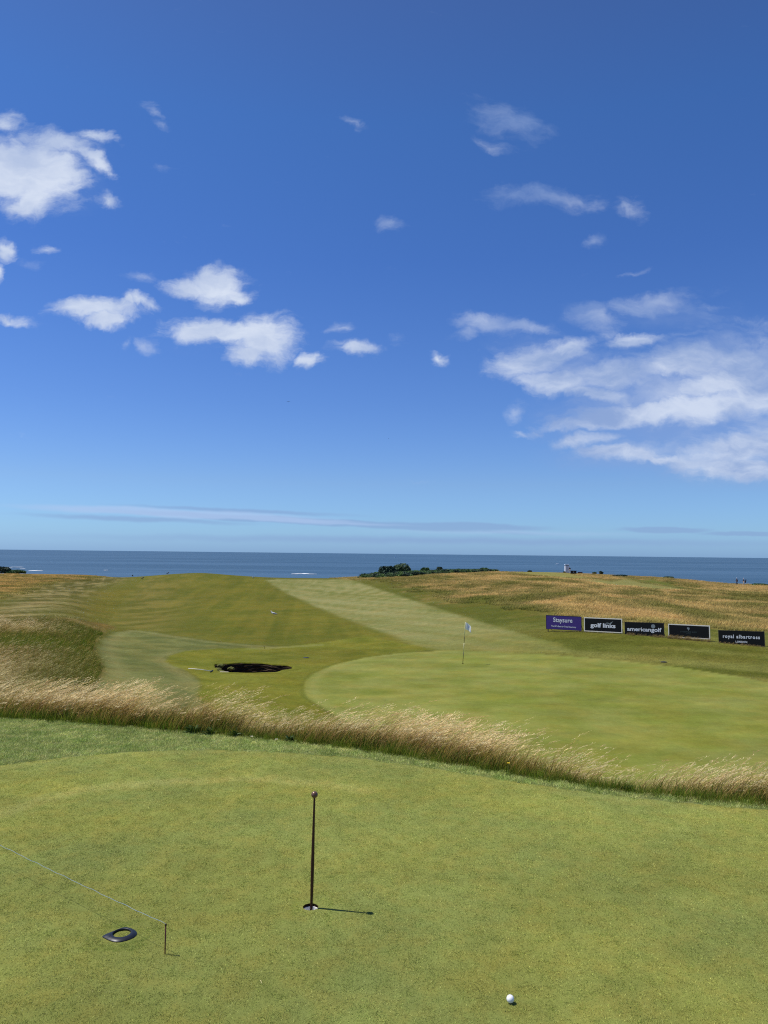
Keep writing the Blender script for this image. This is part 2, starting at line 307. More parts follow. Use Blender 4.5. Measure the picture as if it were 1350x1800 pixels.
# signed distance beyond the edge line (positive = downhill side)
def poly_dist(x, y, P, closed=False):
    best = np.full(np.shape(x), 1e9); side = np.zeros(np.shape(x)); n = len(P)
    for k in range(n if closed else n-1):
        a = P[k]; b = P[(k+1) % n]; ex, ey = b-a; L2 = ex*ex+ey*ey+1e-12
        t = np.clip(((x-a[0])*ex+(y-a[1])*ey)/L2, 0, 1); ddx = x-a[0]-t*ex; ddy = y-a[1]-t*ey; d = ddx*ddx+ddy*ddy
        cr = ex*(y-a[1])-ey*(x-a[0]); m = d < best; best = np.where(m, d, best); side = np.where(m, cr, side)
    return np.sqrt(best), side
def strip_s(x, y):
    d, side = poly_dist(x, y, STRIP); return np.where(side > 0, d, -d)
def inside(x, y, P):
    c = np.zeros(np.shape(x), bool); n = len(P)
    for k in range(n):
        x1, y1 = P[k]; x2, y2 = P[(k+1) % n]
        if y1 == y2: continue
        c ^= ((y1 > y) != (y2 > y)) & (x < (x2-x1)*(y-y1)/(y2-y1)+x1)
    return c
def sd(x, y, P):
    d, _ = poly_dist(x, y, P, True); return np.where(inside(x, y, P), d, -d)

# bunker outline: an irregular oval in the approach
BUNK_C = None
def base_z(x, y):
    x = np.asarray(x, float); y = np.asarray(y, float)
    s = strip_s(x, y)
    plat = -0.45*np.maximum(0, s-0.05) - 0.10*np.maximum(0, s-0.05)**1.5*0
    far = far_z(x, y)
    k = 0.25; h = np.clip(0.5+0.5*(plat-far)/k, 0, 1); z = far*(1-h)+plat*h + k*h*(1-h)
    z = np.where(s < 0.0, 0.0, np.minimum(z, 0.0 + 0*z))
    z = np.where((s >= 0) & (y > 30), far, z)
    # long-wave ground movement in the rough
    und = (fbm(x/14, y/14, 5, 3)-0.5)*0.9 + (fbm(x/5, y/5, 9, 2)-0.5)*0.25
    amp = sst(1.0, 6.0, s)*sst(48, 75, y)*(0.10 + 0.9*sst(0.0, 0.25, x/np.maximum(y, 1)-0.02-0.0009*(y-60)))*(1-sst(170, 230, y))
    amp = np.where(x/np.maximum(y, 1) < -0.36, np.maximum(amp, sst(48, 75, y)*0.35*(1-sst(170, 230, y))), amp)
    return z + und*amp
def hit(u, v, dmin=9.0, dmax=320.0):
    dx, dy, dz = ray(u, v); ys = np.exp(np.linspace(math.log(dmin), math.log(dmax), 3000)); xs = dx/dy*ys; zs = EYE+dz/dy*ys
    g = base_z(xs, ys); below = np.nonzero(zs <= g)[0]
    i = below[0] if len(below) else np.argmin(zs-g)
    return np.array([xs[i], ys[i]]), float(g[i])
def hits(L): return np.array([hit(u, v)[0] for u, v in L])

# ------------------------------------------------------------------ turf regions, traced as outlines on the ground
EDGE_GREEN = [(-600, 1450), (-300, 1405), (-100, 1368), (0, 1346), (60, 1338), (130, 1330), (220, 1323), (300, 1319), (400, 1319), (500, 1323), (600, 1330), (700, 1342), (800, 1357), (900, 1373), (1000, 1388), (1100, 1401), (1200, 1412), (1350, 1424), (1600, 1446), (1900, 1475)]
P_NEAR = np.vstack([[on_plane(u, v) for u, v in EDGE_GREEN], [[14, 1.0], [14, -14], [-14, -14], [-14, 5]]])
def flat(L, z=-3.2): return np.array([on_plane(u, v, z) for u, v in L])
P_GREEN = np.vstack([hits([(560, 1240), (541, 1228), (534, 1214), (537, 1198), (553, 1183), (590, 1168), (640, 1156), (700, 1148.5), (770, 1144.5), (850, 1144.5), (930, 1149), (1010, 1155), (1100, 1163), (1200, 1174), (1290, 1188), (1345, 1199)]),
                     flat([(1500, 1235), (1640, 1290), (1600, 1420), (1350, 1420), (1150, 1390), (900, 1345), (700, 1297), (610, 1265)])])
P_APPR = np.vstack([hits([(291, 1163), (297, 1153), (325, 1144), (380, 1140), (440, 1139), (500, 1137), (560, 1130), (640, 1118), (760, 1141), (700, 1149), (590, 1168), (536, 1198), (541, 1228)]), flat([(640, 1300), (500, 1310), (390, 1290)]), hits([(345, 1222), (354, 1207), (350, 1192), (326, 1178), (303, 1170)])])
P_LOOP = np.vstack([hits([(150, 1203), (176, 1188), (186, 1174), (176, 1155), (172, 1140), (180, 1122), (200, 1112), (228, 1107), (262, 1110), (310, 1118), (380, 1128), (450, 1134), (500, 1137), (440, 1142), (380, 1143), (325, 1147), (300, 1156), (330, 1180), (358, 1200), (352, 1215)]), flat([(380, 1300), (200, 1310), (120, 1290)], -2.6)])
P_FAIR = hits([(262, 1014), (345, 1009), (400, 1010), (465, 1018), (505, 1045), (560, 1070), (620, 1095), (680, 1112), (735, 1132), (640, 1122), (520, 1136), (430, 1131), (300, 1116), (230, 1104), (190, 1098), (215, 1060), (240, 1030)])
P_PALE = hits([(465, 1018.5), (530, 1018), (610, 1018.5), (660, 1034), (720, 1054), (800, 1080), (860, 1098), (935, 1121), (985, 1133), (1000, 1146), (900, 1144), (770, 1141), (735, 1138), (680, 1113), (620, 1092), (560, 1068), (505, 1043), (480, 1028)])
P_GOLD = hits([(600, 1016.5), (650, 1021), (700, 1031), (760, 1044), (830, 1060), (880, 1070), (960, 1084), (1100, 1096), (1350, 1112)]).tolist()
P_GOLD = np.array(P_GOLD + [[50, 46], [180, 180], [150, 330], [-20, 330], [-14, 200]])
P_MOUND = np.vstack([hits([(160, 1215), (178, 1180), (170, 1160), (160, 1142), (166, 1124), (188, 1108), (205, 1103), (185, 1096), (140, 1089), (60, 1090), (0, 1094)]), [[-60, 52], [-60, 15], [-12, 11], [-6.0, 11.5]], flat([(100, 1262)], -.1)])
P_LGOLD = np.vstack([hits([(0, 1052), (60, 1038), (100, 1024), (170, 1020), (190, 1012)]), [[-75, 260], [-200, 300], [-160, 90]]])
P_BLEACH = hits([(65, 1032), (110, 1024), (200, 1014), (225, 1014), (170, 1034), (130, 1055), (95, 1078), (60, 1090), (0, 1092), (-120, 1100), (-80, 1078), (0, 1060)])
P_YEL = hits([(100, 1082), (125, 1058), (160, 1042), (230, 1036), (215, 1060), (190, 1090), (140, 1088)])
P_PALE2 = hits([(1028, 1020.5), (1100, 1019), (1140, 1026), (1195, 1036.5), (1150, 1036), (1090, 1030)])
P_DARK2 = hits([(1100, 1017.5), (1150, 1018), (1190, 1030), (1195, 1035), (1150, 1026)])
P_PALE3 = hits([(890, 1006), (960, 1005.5), (1000, 1008), (1020, 1013), (1045, 1018), (980, 1014), (930, 1010)])
P_SCRUB = hits([(630, 1016), (650, 1010), (700, 1007), (760, 1004), (830, 1002), (880, 1002), (835, 1007), (770, 1009), (720, 1013), (670, 1016)])

P_DKP = hits([(285, 1112), (310, 1090), (340, 1078), (352, 1085), (372, 1108), (400, 1122), (340, 1116)]); P_BAND = hits([(-80, 1132), (30, 1122), (120, 1128), (175, 1108), (235, 1098), (205, 1110), (176, 1128), (172, 1150), (186, 1180), (160, 1204), (145, 1185), (150, 1160), (90, 1148), (-80, 1150)])
P_ARC = np.array([on_plane(u, v) for u, v in [(-60, 1450), (67, 1407), (130, 1392), (207, 1381), (290, 1373), (363, 1370), (467, 1370), (560, 1378), (640, 1390)]])
P_LINE = hits([(430, 1141), (465, 1140.5), (500, 1137.5), (560, 1134)])
K_ALB = 0.625
def C(r, g, b): return lin((r, g, b))*K_ALB
def ground_colour(x, y):
    n = len(x); w = np.zeros(n)
    nb = (fbm(x*0.9, y*0.9, 31, 4)-0.5); nm = (fbm(x/6, y/6, 41, 4)-0.5); nl = (fbm(x/20, y/20, 51, 4)-0.5); nf = fbm(x/1.6, y/1.6, 61, 4)-0.5
    col = np.tile(C(112, 118, 56), (n, 1))*(1+0.3*nm)[:, None]
    reg = np.zeros(n, int)                      # 0 rough ground
    gold = np.zeros(n)
    jit = nb*0.5
    def lay(P, c, f, jitter=1.0):
        m = sst(-f, f, sd(x, y, P) + jit*jitter); return m
    def put(m, c):
        nonlocal col
        c = c if np.ndim(c) == 2 else np.tile(c, (n, 1)); col = col*(1-m[:, None]) + c*m[:, None]
    def two(a, b, t): t = np.clip(t, 0, 1)[:, None]; return a*(1-t)+b*t
    a_ = x/np.maximum(y, 1)
    # cut rough on the right between fairway and hill: dark green with long paler streaks
    streak = fbm((x*0.5+y*0.86)/1.3, (x*0.86-y*0.5)/14, 71, 4)-0.5
    m = sst(-0.12, 0.1, a_+0.02)
    put(m, two(C(100, 110, 50), C(136, 141, 84), 0.5+1.9*streak+0.8*nm - .75*sst(50, 66, y)))
    # left golden rough, yellow olive patch, bleached mown stripes
    m = lay(P_LGOLD, 0, 5, 8); put(m, two(C(108, 106, 58), C(178, 150, 104), 0.5+2.2*nm+1.3*nf)); gold = np.maximum(gold, m)
    m = lay(P_YEL, 0, 6, 6); put(m*0.8, two(C(118, 118, 44), C(132, 126, 54), 0.5+2*nm))
    bl = fbm((x-.35*y)/1.8, y/11, 81, 4)-0.5
    m = lay(P_BLEACH, 0, 4, 8); put(m, two(C(98, 100, 54), C(160, 154, 116), 0.40+3.6*bl+1.2*nm))
    # fairway
    st = 0.5+0.5*np.sin((x+0.12*y)*2*math.pi/9.0); st = sst(0.3, 0.7, st)
    fst = fbm((x+.10*y)/1.1, y/22, 83, 3)-.5; fcol = two(C(100, 110, 42), C(122, 124, 54), 0.5+1.4*nm+0.8*nf+1.5*fst) * (1+0.05*(st-0.5)*(a_ < -0.1)+0.12*nl)[:, None]
    m = lay(P_FAIR, 0, 1.6, 1.5); put(m, fcol); reg[m > 0.5] = 3
    # side of the fairway under the left crest, browner
    m2 = m*sst(-0.20, -0.32, a_); put(m2*0.75, two(C(100, 106, 48), C(134, 130, 76), 0.5+2*nm+3.0*bl)); dkp = lay(P_DKP, 0, 2.5, 2); put(dkp*.6, C(92, 104, 40))
    # loop of semi-rough
    m = lay(P_LOOP, 0, 0.25, 0.6); put(m, two(C(100, 112, 68), C(128, 136, 90), 0.5+1.5*nf+1.1*nb+.8*sst(36, 30, y))); reg[(m > 0.5) & (reg == 0)] = 2
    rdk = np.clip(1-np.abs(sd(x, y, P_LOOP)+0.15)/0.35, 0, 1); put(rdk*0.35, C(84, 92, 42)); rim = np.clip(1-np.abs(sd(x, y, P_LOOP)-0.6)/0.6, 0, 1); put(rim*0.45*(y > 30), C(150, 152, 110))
    # pale stripe with fine mowing lines
    dl = (x*0.86+y*0.5)
    ps = two(C(126, 136, 84), C(156, 160, 120), 0.5+1.8*(fbm(dl/1.1, (x*0.5-y*0.86)/16, 91, 4)-0.5)+0.9*nm)
    low = sst(62, 46, y); ps = ps*(1-low[:, None]*0.5) + two(C(112, 122, 62), C(134, 140, 76), 0.5+1.5*nf)*low[:, None]*0.5
    m = lay(P_PALE, 0, 0.5, 0.6); put(m, ps); reg[m > 0.5] = 3
    # approach around the bunker
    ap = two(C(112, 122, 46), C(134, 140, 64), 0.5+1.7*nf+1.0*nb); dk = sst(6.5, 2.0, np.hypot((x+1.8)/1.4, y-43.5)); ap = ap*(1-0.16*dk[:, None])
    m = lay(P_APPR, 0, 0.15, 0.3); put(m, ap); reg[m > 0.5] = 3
    # golden rough hill on the right
    g1 = fbm(x/9, y/16, 101, 4)-0.5; g2 = fbm(x/3, y/5, 111, 4)-0.5
    t = 0.5+2.6*g1+1.6*g2 + 0.15*sst(95, 60, y)
    rdg = np.clip(1-np.abs(fbm(x/26+.3*np.sin(y/30), y/30, 105, 3)-.5)/.03, 0, 1); gc = two(C(116, 114, 66), C(182, 160, 118), t+.5*rdg*sst(60, 80, y)); gc = two(gc, np.tile(C(160, 138, 100), (n, 1)), 0.3*sst(120, 190, y)*np.ones(n))
    m = sst(-3, 4, sd(x, y, P_GOLD)+nm*9+nf*4); put(m, gc); gold = np.maximum(gold, m); reg[(m > 0.5)] = 0
    for P, c in ((P_PALE3, C(150, 153, 100)), (P_PALE2, C(148, 152, 104)), (P_DARK2, C(108, 120, 62))):
        m = sst(-1.5, 1.5, sd(x, y, P)); put(m, c*(1+0.25*nm)[:, None]); gold *= (1-m)
    m = sst(-3, 3, sd(x, y, P_SCRUB)); put(m, two(C(70, 86, 42), C(98, 110, 56), 0.5+2*nf)); gold *= (1-m)
    # tall grass mound on the left: thatch seen between the stems
    m = lay(P_MOUND, 0, 0.35, 0.8); put(m, two(C(106, 104, 50), C(140, 122, 74), 0.5+2*nb)); reg[m > 0.5] = 0; mound = m
    col = col*np.array([1.06, .98, .68])
    # main green
    s = sd(x, y, P_GREEN) + nb*0.12
    gg = two(C(134, 143, 60), C(154, 158, 82), 0.5+1.5*nf+1.3*nm)
    gs = fbm(x/2.2, y/0.8, 121, 4)-0.5; gg = gg*(1+0.42*gs)[:, None]
    m = sst(-0.1, 0.1, s); put(m, gg); reg[s > 0] = 2.5 if False else reg[s > 0]; reg[s > 0] = 1
    ring = np.clip(1-np.abs(s-0.35)/0.4, 0, 1)*sst(6.0, 3.0, x); put(ring*0.55, C(158, 162, 88))
    ring2 = np.clip(1-np.abs(s+0.12)/0.15, 0, 1)*sst(6.0, 3.0, x); put(ring2*0.3, C(92, 106, 44))
    # pale worn line beside the little marker stake
    dp, _ = poly_dist(x, y, P_LINE); put(0.55*np.clip(1.5-dp/0.3, 0, 1)*sst(4, 2, np.abs(x+5.2)), C(156, 158, 96))
    # steep bank under the tall strip
    ss = strip_s(x, y); bank = sst(-0.08, 0.05, ss)*(1-sst(5.0, 7.5, ss))*(y < 24)
    bank = bank*np.where(x < -4.5, 1-sst(2.5, 4.5, ss), 1); put(bank, two(C(84, 94, 36), C(118, 108, 58), 0.5+2*nb)); reg[(bank > 0.5)] = 5
    # practice green and the fringe beside it
    sn = sd(x, y, P_NEAR) + (fbm(x*6, y*6, 131, 3)-0.5)*0.05
    fr = (ss < 0.0) & (sn <= 0); m = (ss < 0.02).astype(float)*(sn <= 0.0); put(m, two(C(118, 134, 74), C(146, 156, 98), 0.5+1.6*(fbm(x*5, y*5, 141, 3)-0.5)))
    reg[fr] = 4
    m = sst(-0.02, 0.02, sn); put(m, np.tile(C(158, 166, 86), (n, 1))*(1-0.05*sst(8.5, 4.0, y))[:, None]); reg[sn > 0] = 6
    # warmer, yellower ring on the practice green
    da, _ = poly_dist(x+nb*0.1, y+nb*.15, P_ARC); arc = np.clip(1.3-da/0.14, 0, 1)*(sn > 0); put(arc*0.6, C(186, 186, 108)); da2 = np.clip(1-np.abs(sn-.12)/.16, 0, 1); put(da2*.25*(sn > 0), C(176, 176, 104))
    pt = fbm(x*2.6, y*2.6, 161, 4)[:, None]-.5; yp = fbm(x*.8+9, y*1.1, 171, 3)[:, None]-.5; near1 = (sn > 0)[:, None]; col = np.where(near1, col*(1+.30*pt)*(1+np.array([[.10, .03, -.10]])*yp*2), col)
    dkk = fbm(x*0.55, y*0.8, 151, 3)-0.5
    near = (sn > 0); f_ = 1 + np.where(near, 0.35*dkk, 0); col = col*f_[:, None]
    return col, reg, gold, mound, sn, ss

# ------------------------------------------------------------------ terrain sheet
aa = np.concatenate([-np.linspace(1.25, 0.56, 50), np.linspace(-0.55, 0.55, 560), np.linspace(0.56, 1.25, 50)])
yy = np.concatenate([1/np.linspace(1/1.2, 1/5.0, 130, endpoint=False), 1/np.linspace(1/5.0, 1/16.0, 290, endpoint=False), 1/np.linspace(1/16.0, 1/300.0, 220), np.linspace(308, 640, 24)])
AA, YY = np.meshgrid(aa, yy); XX = AA*YY
HOLE = np.array([-0.4876, 5.5697]); HR = 0.054
# bunker
BL, _ = hit(368, 1174.5); BR_, _ = hit(512, 1171.5); BN, bz = hit(450, 1183.5); BF, _ = hit(450, 1165)
BC = np.array([(BL[0]+BR_[0])/2, (BN[1]+BF[1])/2]); BRX = (BR_[0]-BL[0])/2*1.02; BRY = (BF[1]-BN[1])/2
def bunk_r(x, y):
    dx = (x-BC[0])/BRX; dy = (y-BC[1])/BRY; th = np.arctan2(dy, dx)
    k = 1+0.06*np.sin(3*th+0.8)+0.05*np.sin(5*th-0.4)+0.03*np.sin(9*th+2)
    return np.hypot(dx, dy)/k, th
xf, yf = XX.ravel().copy(), YY.ravel().copy()
zf = base_z(xf, yf)
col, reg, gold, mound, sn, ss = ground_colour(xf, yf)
zf = zf + np.where(reg == 4, 0.0, 0.0)
# sink the bunker: ring of vertices snapped on the lip, the rest dropped
br, bth = bunk_r(xf, yf)
nearb = (br < 1.0) & (br > 0.89)
xf = np.where(nearb, BC[0]+(xf-BC[0])/br, xf); yf = np.where(nearb, BC[1]+(yf-BC[1])/br, yf)
nr, nc = XX.shape
idx = np.arange(nr*nc).reshape(nr, nc)
quads = np.stack([idx[:-1, :-1], idx[:-1, 1:], idx[1:, 1:], idx[1:, :-1]], -1).reshape(-1, 4)
# open a window in the sheet for the practice hole
ri = np.nonzero((yy > HOLE[1]-0.13) & (yy < HOLE[1]+0.13))[0]; ci = np.nonzero((aa > (HOLE[0]-0.12)/HOLE[1]) & (aa < (HOLE[0]+0.12)/HOLE[1]))[0]
r0, r1, c0, c1 = ri[0], ri[-1], ci[0], ci[-1]
qr = np.repeat(np.arange(nr-1), nc-1); qc = np.tile(np.arange(nc-1), nr-1)
keep = ~((qr >= r0) & (qr < r1) & (qc >= c0) & (qc < c1))
keep &= ~np.any(br[quads] <= 0.89, axis=1)
qreg = np.max(reg[quads], axis=1)
xyz = np.stack([xf, yf, zf], -1)
gz = zf.reshape(nr, nc)
# analytic-like normals from the height field
def vnormals():
    P = xyz.reshape(nr, nc, 3); du = np.gradient(P, axis=1); dv = np.gradient(P, axis=0); N = np.cross(du, dv); N /= np.linalg.norm(N, axis=-1, keepdims=True)+1e-12
    return N.reshape(-1, 3)
NRM = vnormals()

def turf_material(name, grain, var, goldvar=0.0, bump=0.5, bdist=0.01, rough=0.85):
    m = bpy.data.materials.new(name); m.use_nodes = True; T = NT(m.node_tree); T.n.clear()
    pos = T.node('ShaderNodeNewGeometry').outputs['Position']
    base = T.node('ShaderNodeAttribute', attribute_type='GEOMETRY', attribute_name='col').outputs['Color']
    gl = T.node('ShaderNodeAttribute', attribute_type='GEOMETRY', attribute_name='gold').outputs['Fac']
    k = None
    for s, a in zip(grain, var):
        n_ = T.math('MULTIPLY', T.math('SUBTRACT', T.noise(pos, s, 3, 0.6), 0.5), a)
        k = n_ if k is None else T.math('ADD', k, n_)
    kk = T.math('ADD', k, 1.0)
    cc = T.node('ShaderNodeVectorMath', operation='SCALE', ins={0: base, 'Scale': kk}).outputs[0]
    hue = T.ramp(T.noise(pos, grain[0]*0.6, 4, 0.6), 0.4, 0.66)
    yel = T.node('ShaderNodeVectorMath', operation='MULTIPLY', ins={0: cc, 1: (1.12, 1.0, 0.95)}).outputs[0]
    cc = T.mix(hue, cc, yel)
    if goldvar:
        gn = T.ramp(T.noise(pos, 0.7, 6, 0.75), 0.44, 0.66); straw = T.node('ShaderNodeVectorMath', operation='MULTIPLY', ins={0: cc, 1: (1.32, 1.2, 1.15)}).outputs[0]
        cc = T.mix(T.math('MULTIPLY', T.math('MULTIPLY', gn, gl), goldvar), cc, straw)
    h = T.math('ADD', T.noise(pos, grain[-1], 3, 0.6), T.math('MULTIPLY', T.noise(pos, grain[0], 3, 0.6), 0.8))
    bp = T.node('ShaderNodeBump', ins={'Height': h, 'Strength': bump, 'Distance': bdist})
    bs = T.node('ShaderNodeBsdfPrincipled', ins={'Base Color': cc, 'Roughness': rough, 'Specular IOR Level': 0.03, 'Normal': bp.outputs[0], 'Sheen Weight': 0.0})
    T.node('ShaderNodeOutputMaterial', ins={0: bs.outputs[0]}); return m
M_NEAR = turf_material('putting_turf', (7, 45, 220), (0.30, 0.6, 1.0), bump=0.9, bdist=0.006)
M_GREEN = turf_material('green_turf', (1.3, 5, 18), (0.30, 0.35, 0.5), bump=0.4, bdist=0.01)
M_FAIR = turf_material('fairway_turf', (0.8, 3.5, 12), (0.40, 0.55, 0.9), bump=0.5, bdist=0.03)
M_ROUGH = turf_material('rough_turf', (0.5, 2.2, 8), (0.5, 0.7, 0.9), goldvar=0.7, bump=0.9, bdist=0.12)
M_FRINGE = turf_material('fringe_turf', (12, 60, 200), (0.3, 0.6, 0.8), bump=1.0, bdist=0.01)
M_BANK = turf_material('bank_turf', (6, 30, 90), (0.4, 0.6, 0.8), bump=1.0, bdist=0.02)

def sheet(name, mask, m):
    q = quads[mask]; used = np.unique(q); remap = -np.ones(nr*nc, int); remap[used] = np.arange(len(used)); q2 = remap[q]
    me = bpy.data.meshes.new(name); me.vertices.add(len(used)); me.vertices.foreach_set('co', xyz[used].ravel().astype(np.float32))
    me.loops.add(q2.size); me.loops.foreach_set('vertex_index', q2.ravel().astype(np.int32)); me.polygons.add(len(q2))
    me.polygons.foreach_set('loop_start', np.arange(0, q2.size, 4, dtype=np.int32)); me.polygons.foreach_set('use_smooth', np.ones(len(q2), bool))
    me.update(calc_edges=True)
    ca = me.attributes.new('col', 'FLOAT_COLOR', 'POINT'); c4 = np.ones((len(used), 4), np.float32); c4[:, :3] = col[used]; ca.data.foreach_set('color', c4.ravel())
    ga = me.attributes.new('gold', 'FLOAT', 'POINT'); ga.data.foreach_set('value', gold[used].astype(np.float32))
    me.normals_split_custom_set_from_vertices(NRM[used].astype(np.float32).tolist())
    me.materials.append(m); o = bpy.data.objects.new(name, me); COL.objects.link(o); tag(o, kind='structure'); return o
sheet('putting_green', keep & (qreg == 6), M_NEAR)
sheet('green_fringe', keep & (qreg == 4), M_FRINGE)
sheet('golf_green', keep & (qreg == 1), M_GREEN)
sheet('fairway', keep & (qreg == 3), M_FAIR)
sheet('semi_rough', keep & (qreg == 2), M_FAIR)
sheet('grass_bank', keep & (qreg == 5), M_BANK)
sheet('ground', keep & (qreg == 0), M_ROUGH)

# patch of putting surface round the hole, and ground under and behind the viewer
def patch(name, verts, faces, m, c):
    o = mesh_obj(name, verts, faces, m); me = o.data
    ca = me.attributes.new('col', 'FLOAT_COLOR', 'POINT'); ca.data.foreach_set('color', np.tile(np.append(c, 1.0), len(verts)).astype(np.float32))
    me.attributes.new('gold', 'FLOAT', 'POINT'); tag(o, kind='structure'); return o
loop = [idx[r0, c] for c in range(c0, c1)] + [idx[r, c1] for r in range(r0, r1)] + [idx[r1, c] for c in range(c1, c0, -1)] + [idx[r, c0] for r in range(r1, r0, -1)]
N0 = len(loop); outer = xyz[loop]; ring = []
for p in outer:
    d = p[:2]-HOLE; d = d/np.linalg.norm(d); jj = 1+0.03*math.sin(11*math.atan2(d[1], d[0])); ring.append((*(HOLE+d*HR*jj), 0.0))
hv = [tuple(p) for p in outer] + ring
hf = [(k, (k+1) % N0, N0+(k+1) % N0, N0+k) for k in range(N0)]
hp = patch('putting_green', hv, hf, M_NEAR, C(133, 143, 70))
ca = hp.data.attributes['col']; cc4 = np.ones((2*N0, 4), np.float32); cc4[:N0, :3] = col[loop]; cc4[N0:, :3] = col[loop]; ca.data.foreach_set('color', cc4.ravel())
patch('putting_green', [(-14, -14, -.006), (14, -14, -.006), (14, 1.4, -.006), (-14, 1.4, -.006)], [(0, 1, 2, 3)], M_NEAR, C(133, 143, 70))

# ------------------------------------------------------------------ sea
SEA = -25.0
m = bpy.data.materials.new('sea_water'); m.use_nodes = True; T = NT(m.node_tree); T.n.clear()
pos = T.node('ShaderNodeNewGeometry').outputs['Position']
stp = T.node('ShaderNodeMapping', ins={'Vector': pos, 'Scale': (0.25, 1.0, 1.0)}).outputs[0]
nw = T.noise(stp, 0.004, 5, 0.6); nw2 = T.noise(stp, 0.03, 4, 0.6); nw3 = T.noise(stp, 0.4, 4, 0.6)
c = T.mix(T.ramp(nw, 0.38, 0.64), tuple(lin((58, 87, 110))), tuple(lin((70, 99, 123))))
c = T.mix(T.math('MULTIPLY', T.ramp(nw2, 0.5, 0.72), 0.35), c, tuple(lin((48, 77, 101))))
bp = T.node('ShaderNodeBump', ins={'Height': T.math('ADD', nw3, T.math('MULTIPLY', nw2, 4.0)), 'Strength': 0.5, 'Distance': 1.2})
bs = T.node('ShaderNodeBsdfPrincipled', ins={'Base Color': c, 'Roughness': 0.55, 'IOR': 1.33, 'Specular IOR Level': 0.25, 'Normal': bp.outputs[0]})
T.node('ShaderNodeOutputMaterial', ins={0: bs.outputs[0]})
sea = mesh_obj('sea', [(-60000, 250, SEA), (60000, 250, SEA), (60000, 45000, SEA), (-60000, 45000, SEA)], [(0, 1, 2, 3)], m); tag(sea, kind='structure')
#PART2

# ------------------------------------------------------------------ bunker: sod wall, sandy floor
def lip(th, k=1.0):
    dx = math.cos(th)*BRX*k; dy = math.sin(th)*BRY*k; kk = 1+0.06*math.sin(3*th+0.8)+0.05*math.sin(5*th-0.4)+0.03*math.sin(9*th+2)
    return BC[0]+dx*kk, BC[1]+dy*kk
bunker = empty('bunker', (0, 0, 0)); tag(bunker, 'small dark pot bunker with a crumbling sod wall in the approach left of the green', 'bunker')
NT_ = 150; LAY = 15; vs = []; fs = []
for j in range(LAY*2+1):
    for i in range(NT_):
        th = 2*math.pi*i/NT_; t = j/(LAY*2); x0, y0 = lip(th, 1.012 - 0.10*t - (0.035 if j % 2 else 0.0)*(0.4+vnoise(np.array(i*0.35), np.array(j*0.9), 3)) - 0.05*vnoise(np.array(i*.15), np.array(j*.3), 8)*t)
        zt = float(base_z(*lip(th, 1.012))) - 0.012
        vs.append((x0, y0, zt - 1.15*t - 0.03*vnoise(np.array(i*0.5), np.array(j*1.), 5)*(j > 0)))
for j in range(LAY*2):
    for i in range(NT_): fs.append((j*NT_+i, j*NT_+(i+1) % NT_, (j+1)*NT_+(i+1) % NT_, (j+1)*NT_+i))
M_SOD = mat('stacked_sod', (60, 50, 40), 0.95, var=0.6, scale=3, bump=1.0, spec=0.05)
mesh_obj('sod_wall', vs, fs, M_SOD, bunker)
fl = [lip(2*math.pi*i/60, 0.95) for i in range(60)]
mesh_obj('sand_floor', [(x, y, bz-1.13+0.05*math.sin(3*x+y)) for x, y in fl]+[(BC[0], BC[1], bz-1.22)], [(i, (i+1) % 60, 60) for i in range(60)], mat('bunker_sand', (150, 132, 96), 0.95, var=0.2, scale=6, spec=0.05), bunker)
# crumbled turf lumps on the left shoulder
for k in range(8):
    bm = bmesh.new()
    th = math.pi + random.uniform(-0.75, 0.75); x0, y0 = lip(th, random.uniform(0.80, 0.99)); r = random.uniform(0.05, 0.14)
    g = bmesh.ops.create_icosphere(bm, subdivisions=2, radius=r*1.2)['verts']; off = Vector((x0, y0, bz-0.02-random.uniform(0.0, 0.5)*(1 if k % 2 else 0.25)))
    for v in g: v.co = Vector((v.co.x*1.5, v.co.y, v.co.z*0.8))*random.uniform(.8, 1.15) + off
    bm_obj('turf_lump', bm, mat('crumbled_turf', (98, 100, 56), 0.95, var=0.4, scale=5, spec=0.05), bunker)
bm = bmesh.new(); q, gq = hit(393, 1182.5); bm_box(bm, (q[0], q[1]+0.12, gq-0.06), (0.42, 0.16, 0.16), 0.02, None)
bm_obj('step_block', bm, mat('pale_block', (196, 186, 160), 0.8, var=0.2, scale=8), bunker)
# turf lip rolled over the edge of the hole
NL = 220; rows = [(1.20, .004), (1.10, .012), (1.03, .016), (.995, .004), (.985, -.05)]; lv = []; 
for kf, dz_ in rows:
    for i in range(NL):
        th = 2*math.pi*i/NL; x0, y0 = lip(th, kf+(.004*math.sin(23*th)+.003*math.sin(41*th) if kf < 1.05 else 0)); lv.append((x0, y0, dz_))
lv = np.array(lv); lc = ground_colour(lv[:, 0], lv[:, 1])[0]; lz = base_z(lv[:, 0], lv[:, 1])+lv[:, 2]
lf = [(j*NL+i, (j+1)*NL+i, (j+1)*NL+(i+1) % NL, j*NL+(i+1) % NL) for j in range(len(rows)-1) for i in range(NL)]
lo = mesh_obj('turf_lip', np.column_stack([lv[:, :2], lz]), lf, M_FAIR, bunker, True); me = lo.data; ca = me.attributes.new('col', 'FLOAT_COLOR', 'POINT'); ca.data.foreach_set('color', np.hstack([lc, np.ones((len(lc), 1))]).astype(np.float32).ravel()); me.attributes.new('gold', 'FLOAT', 'POINT')
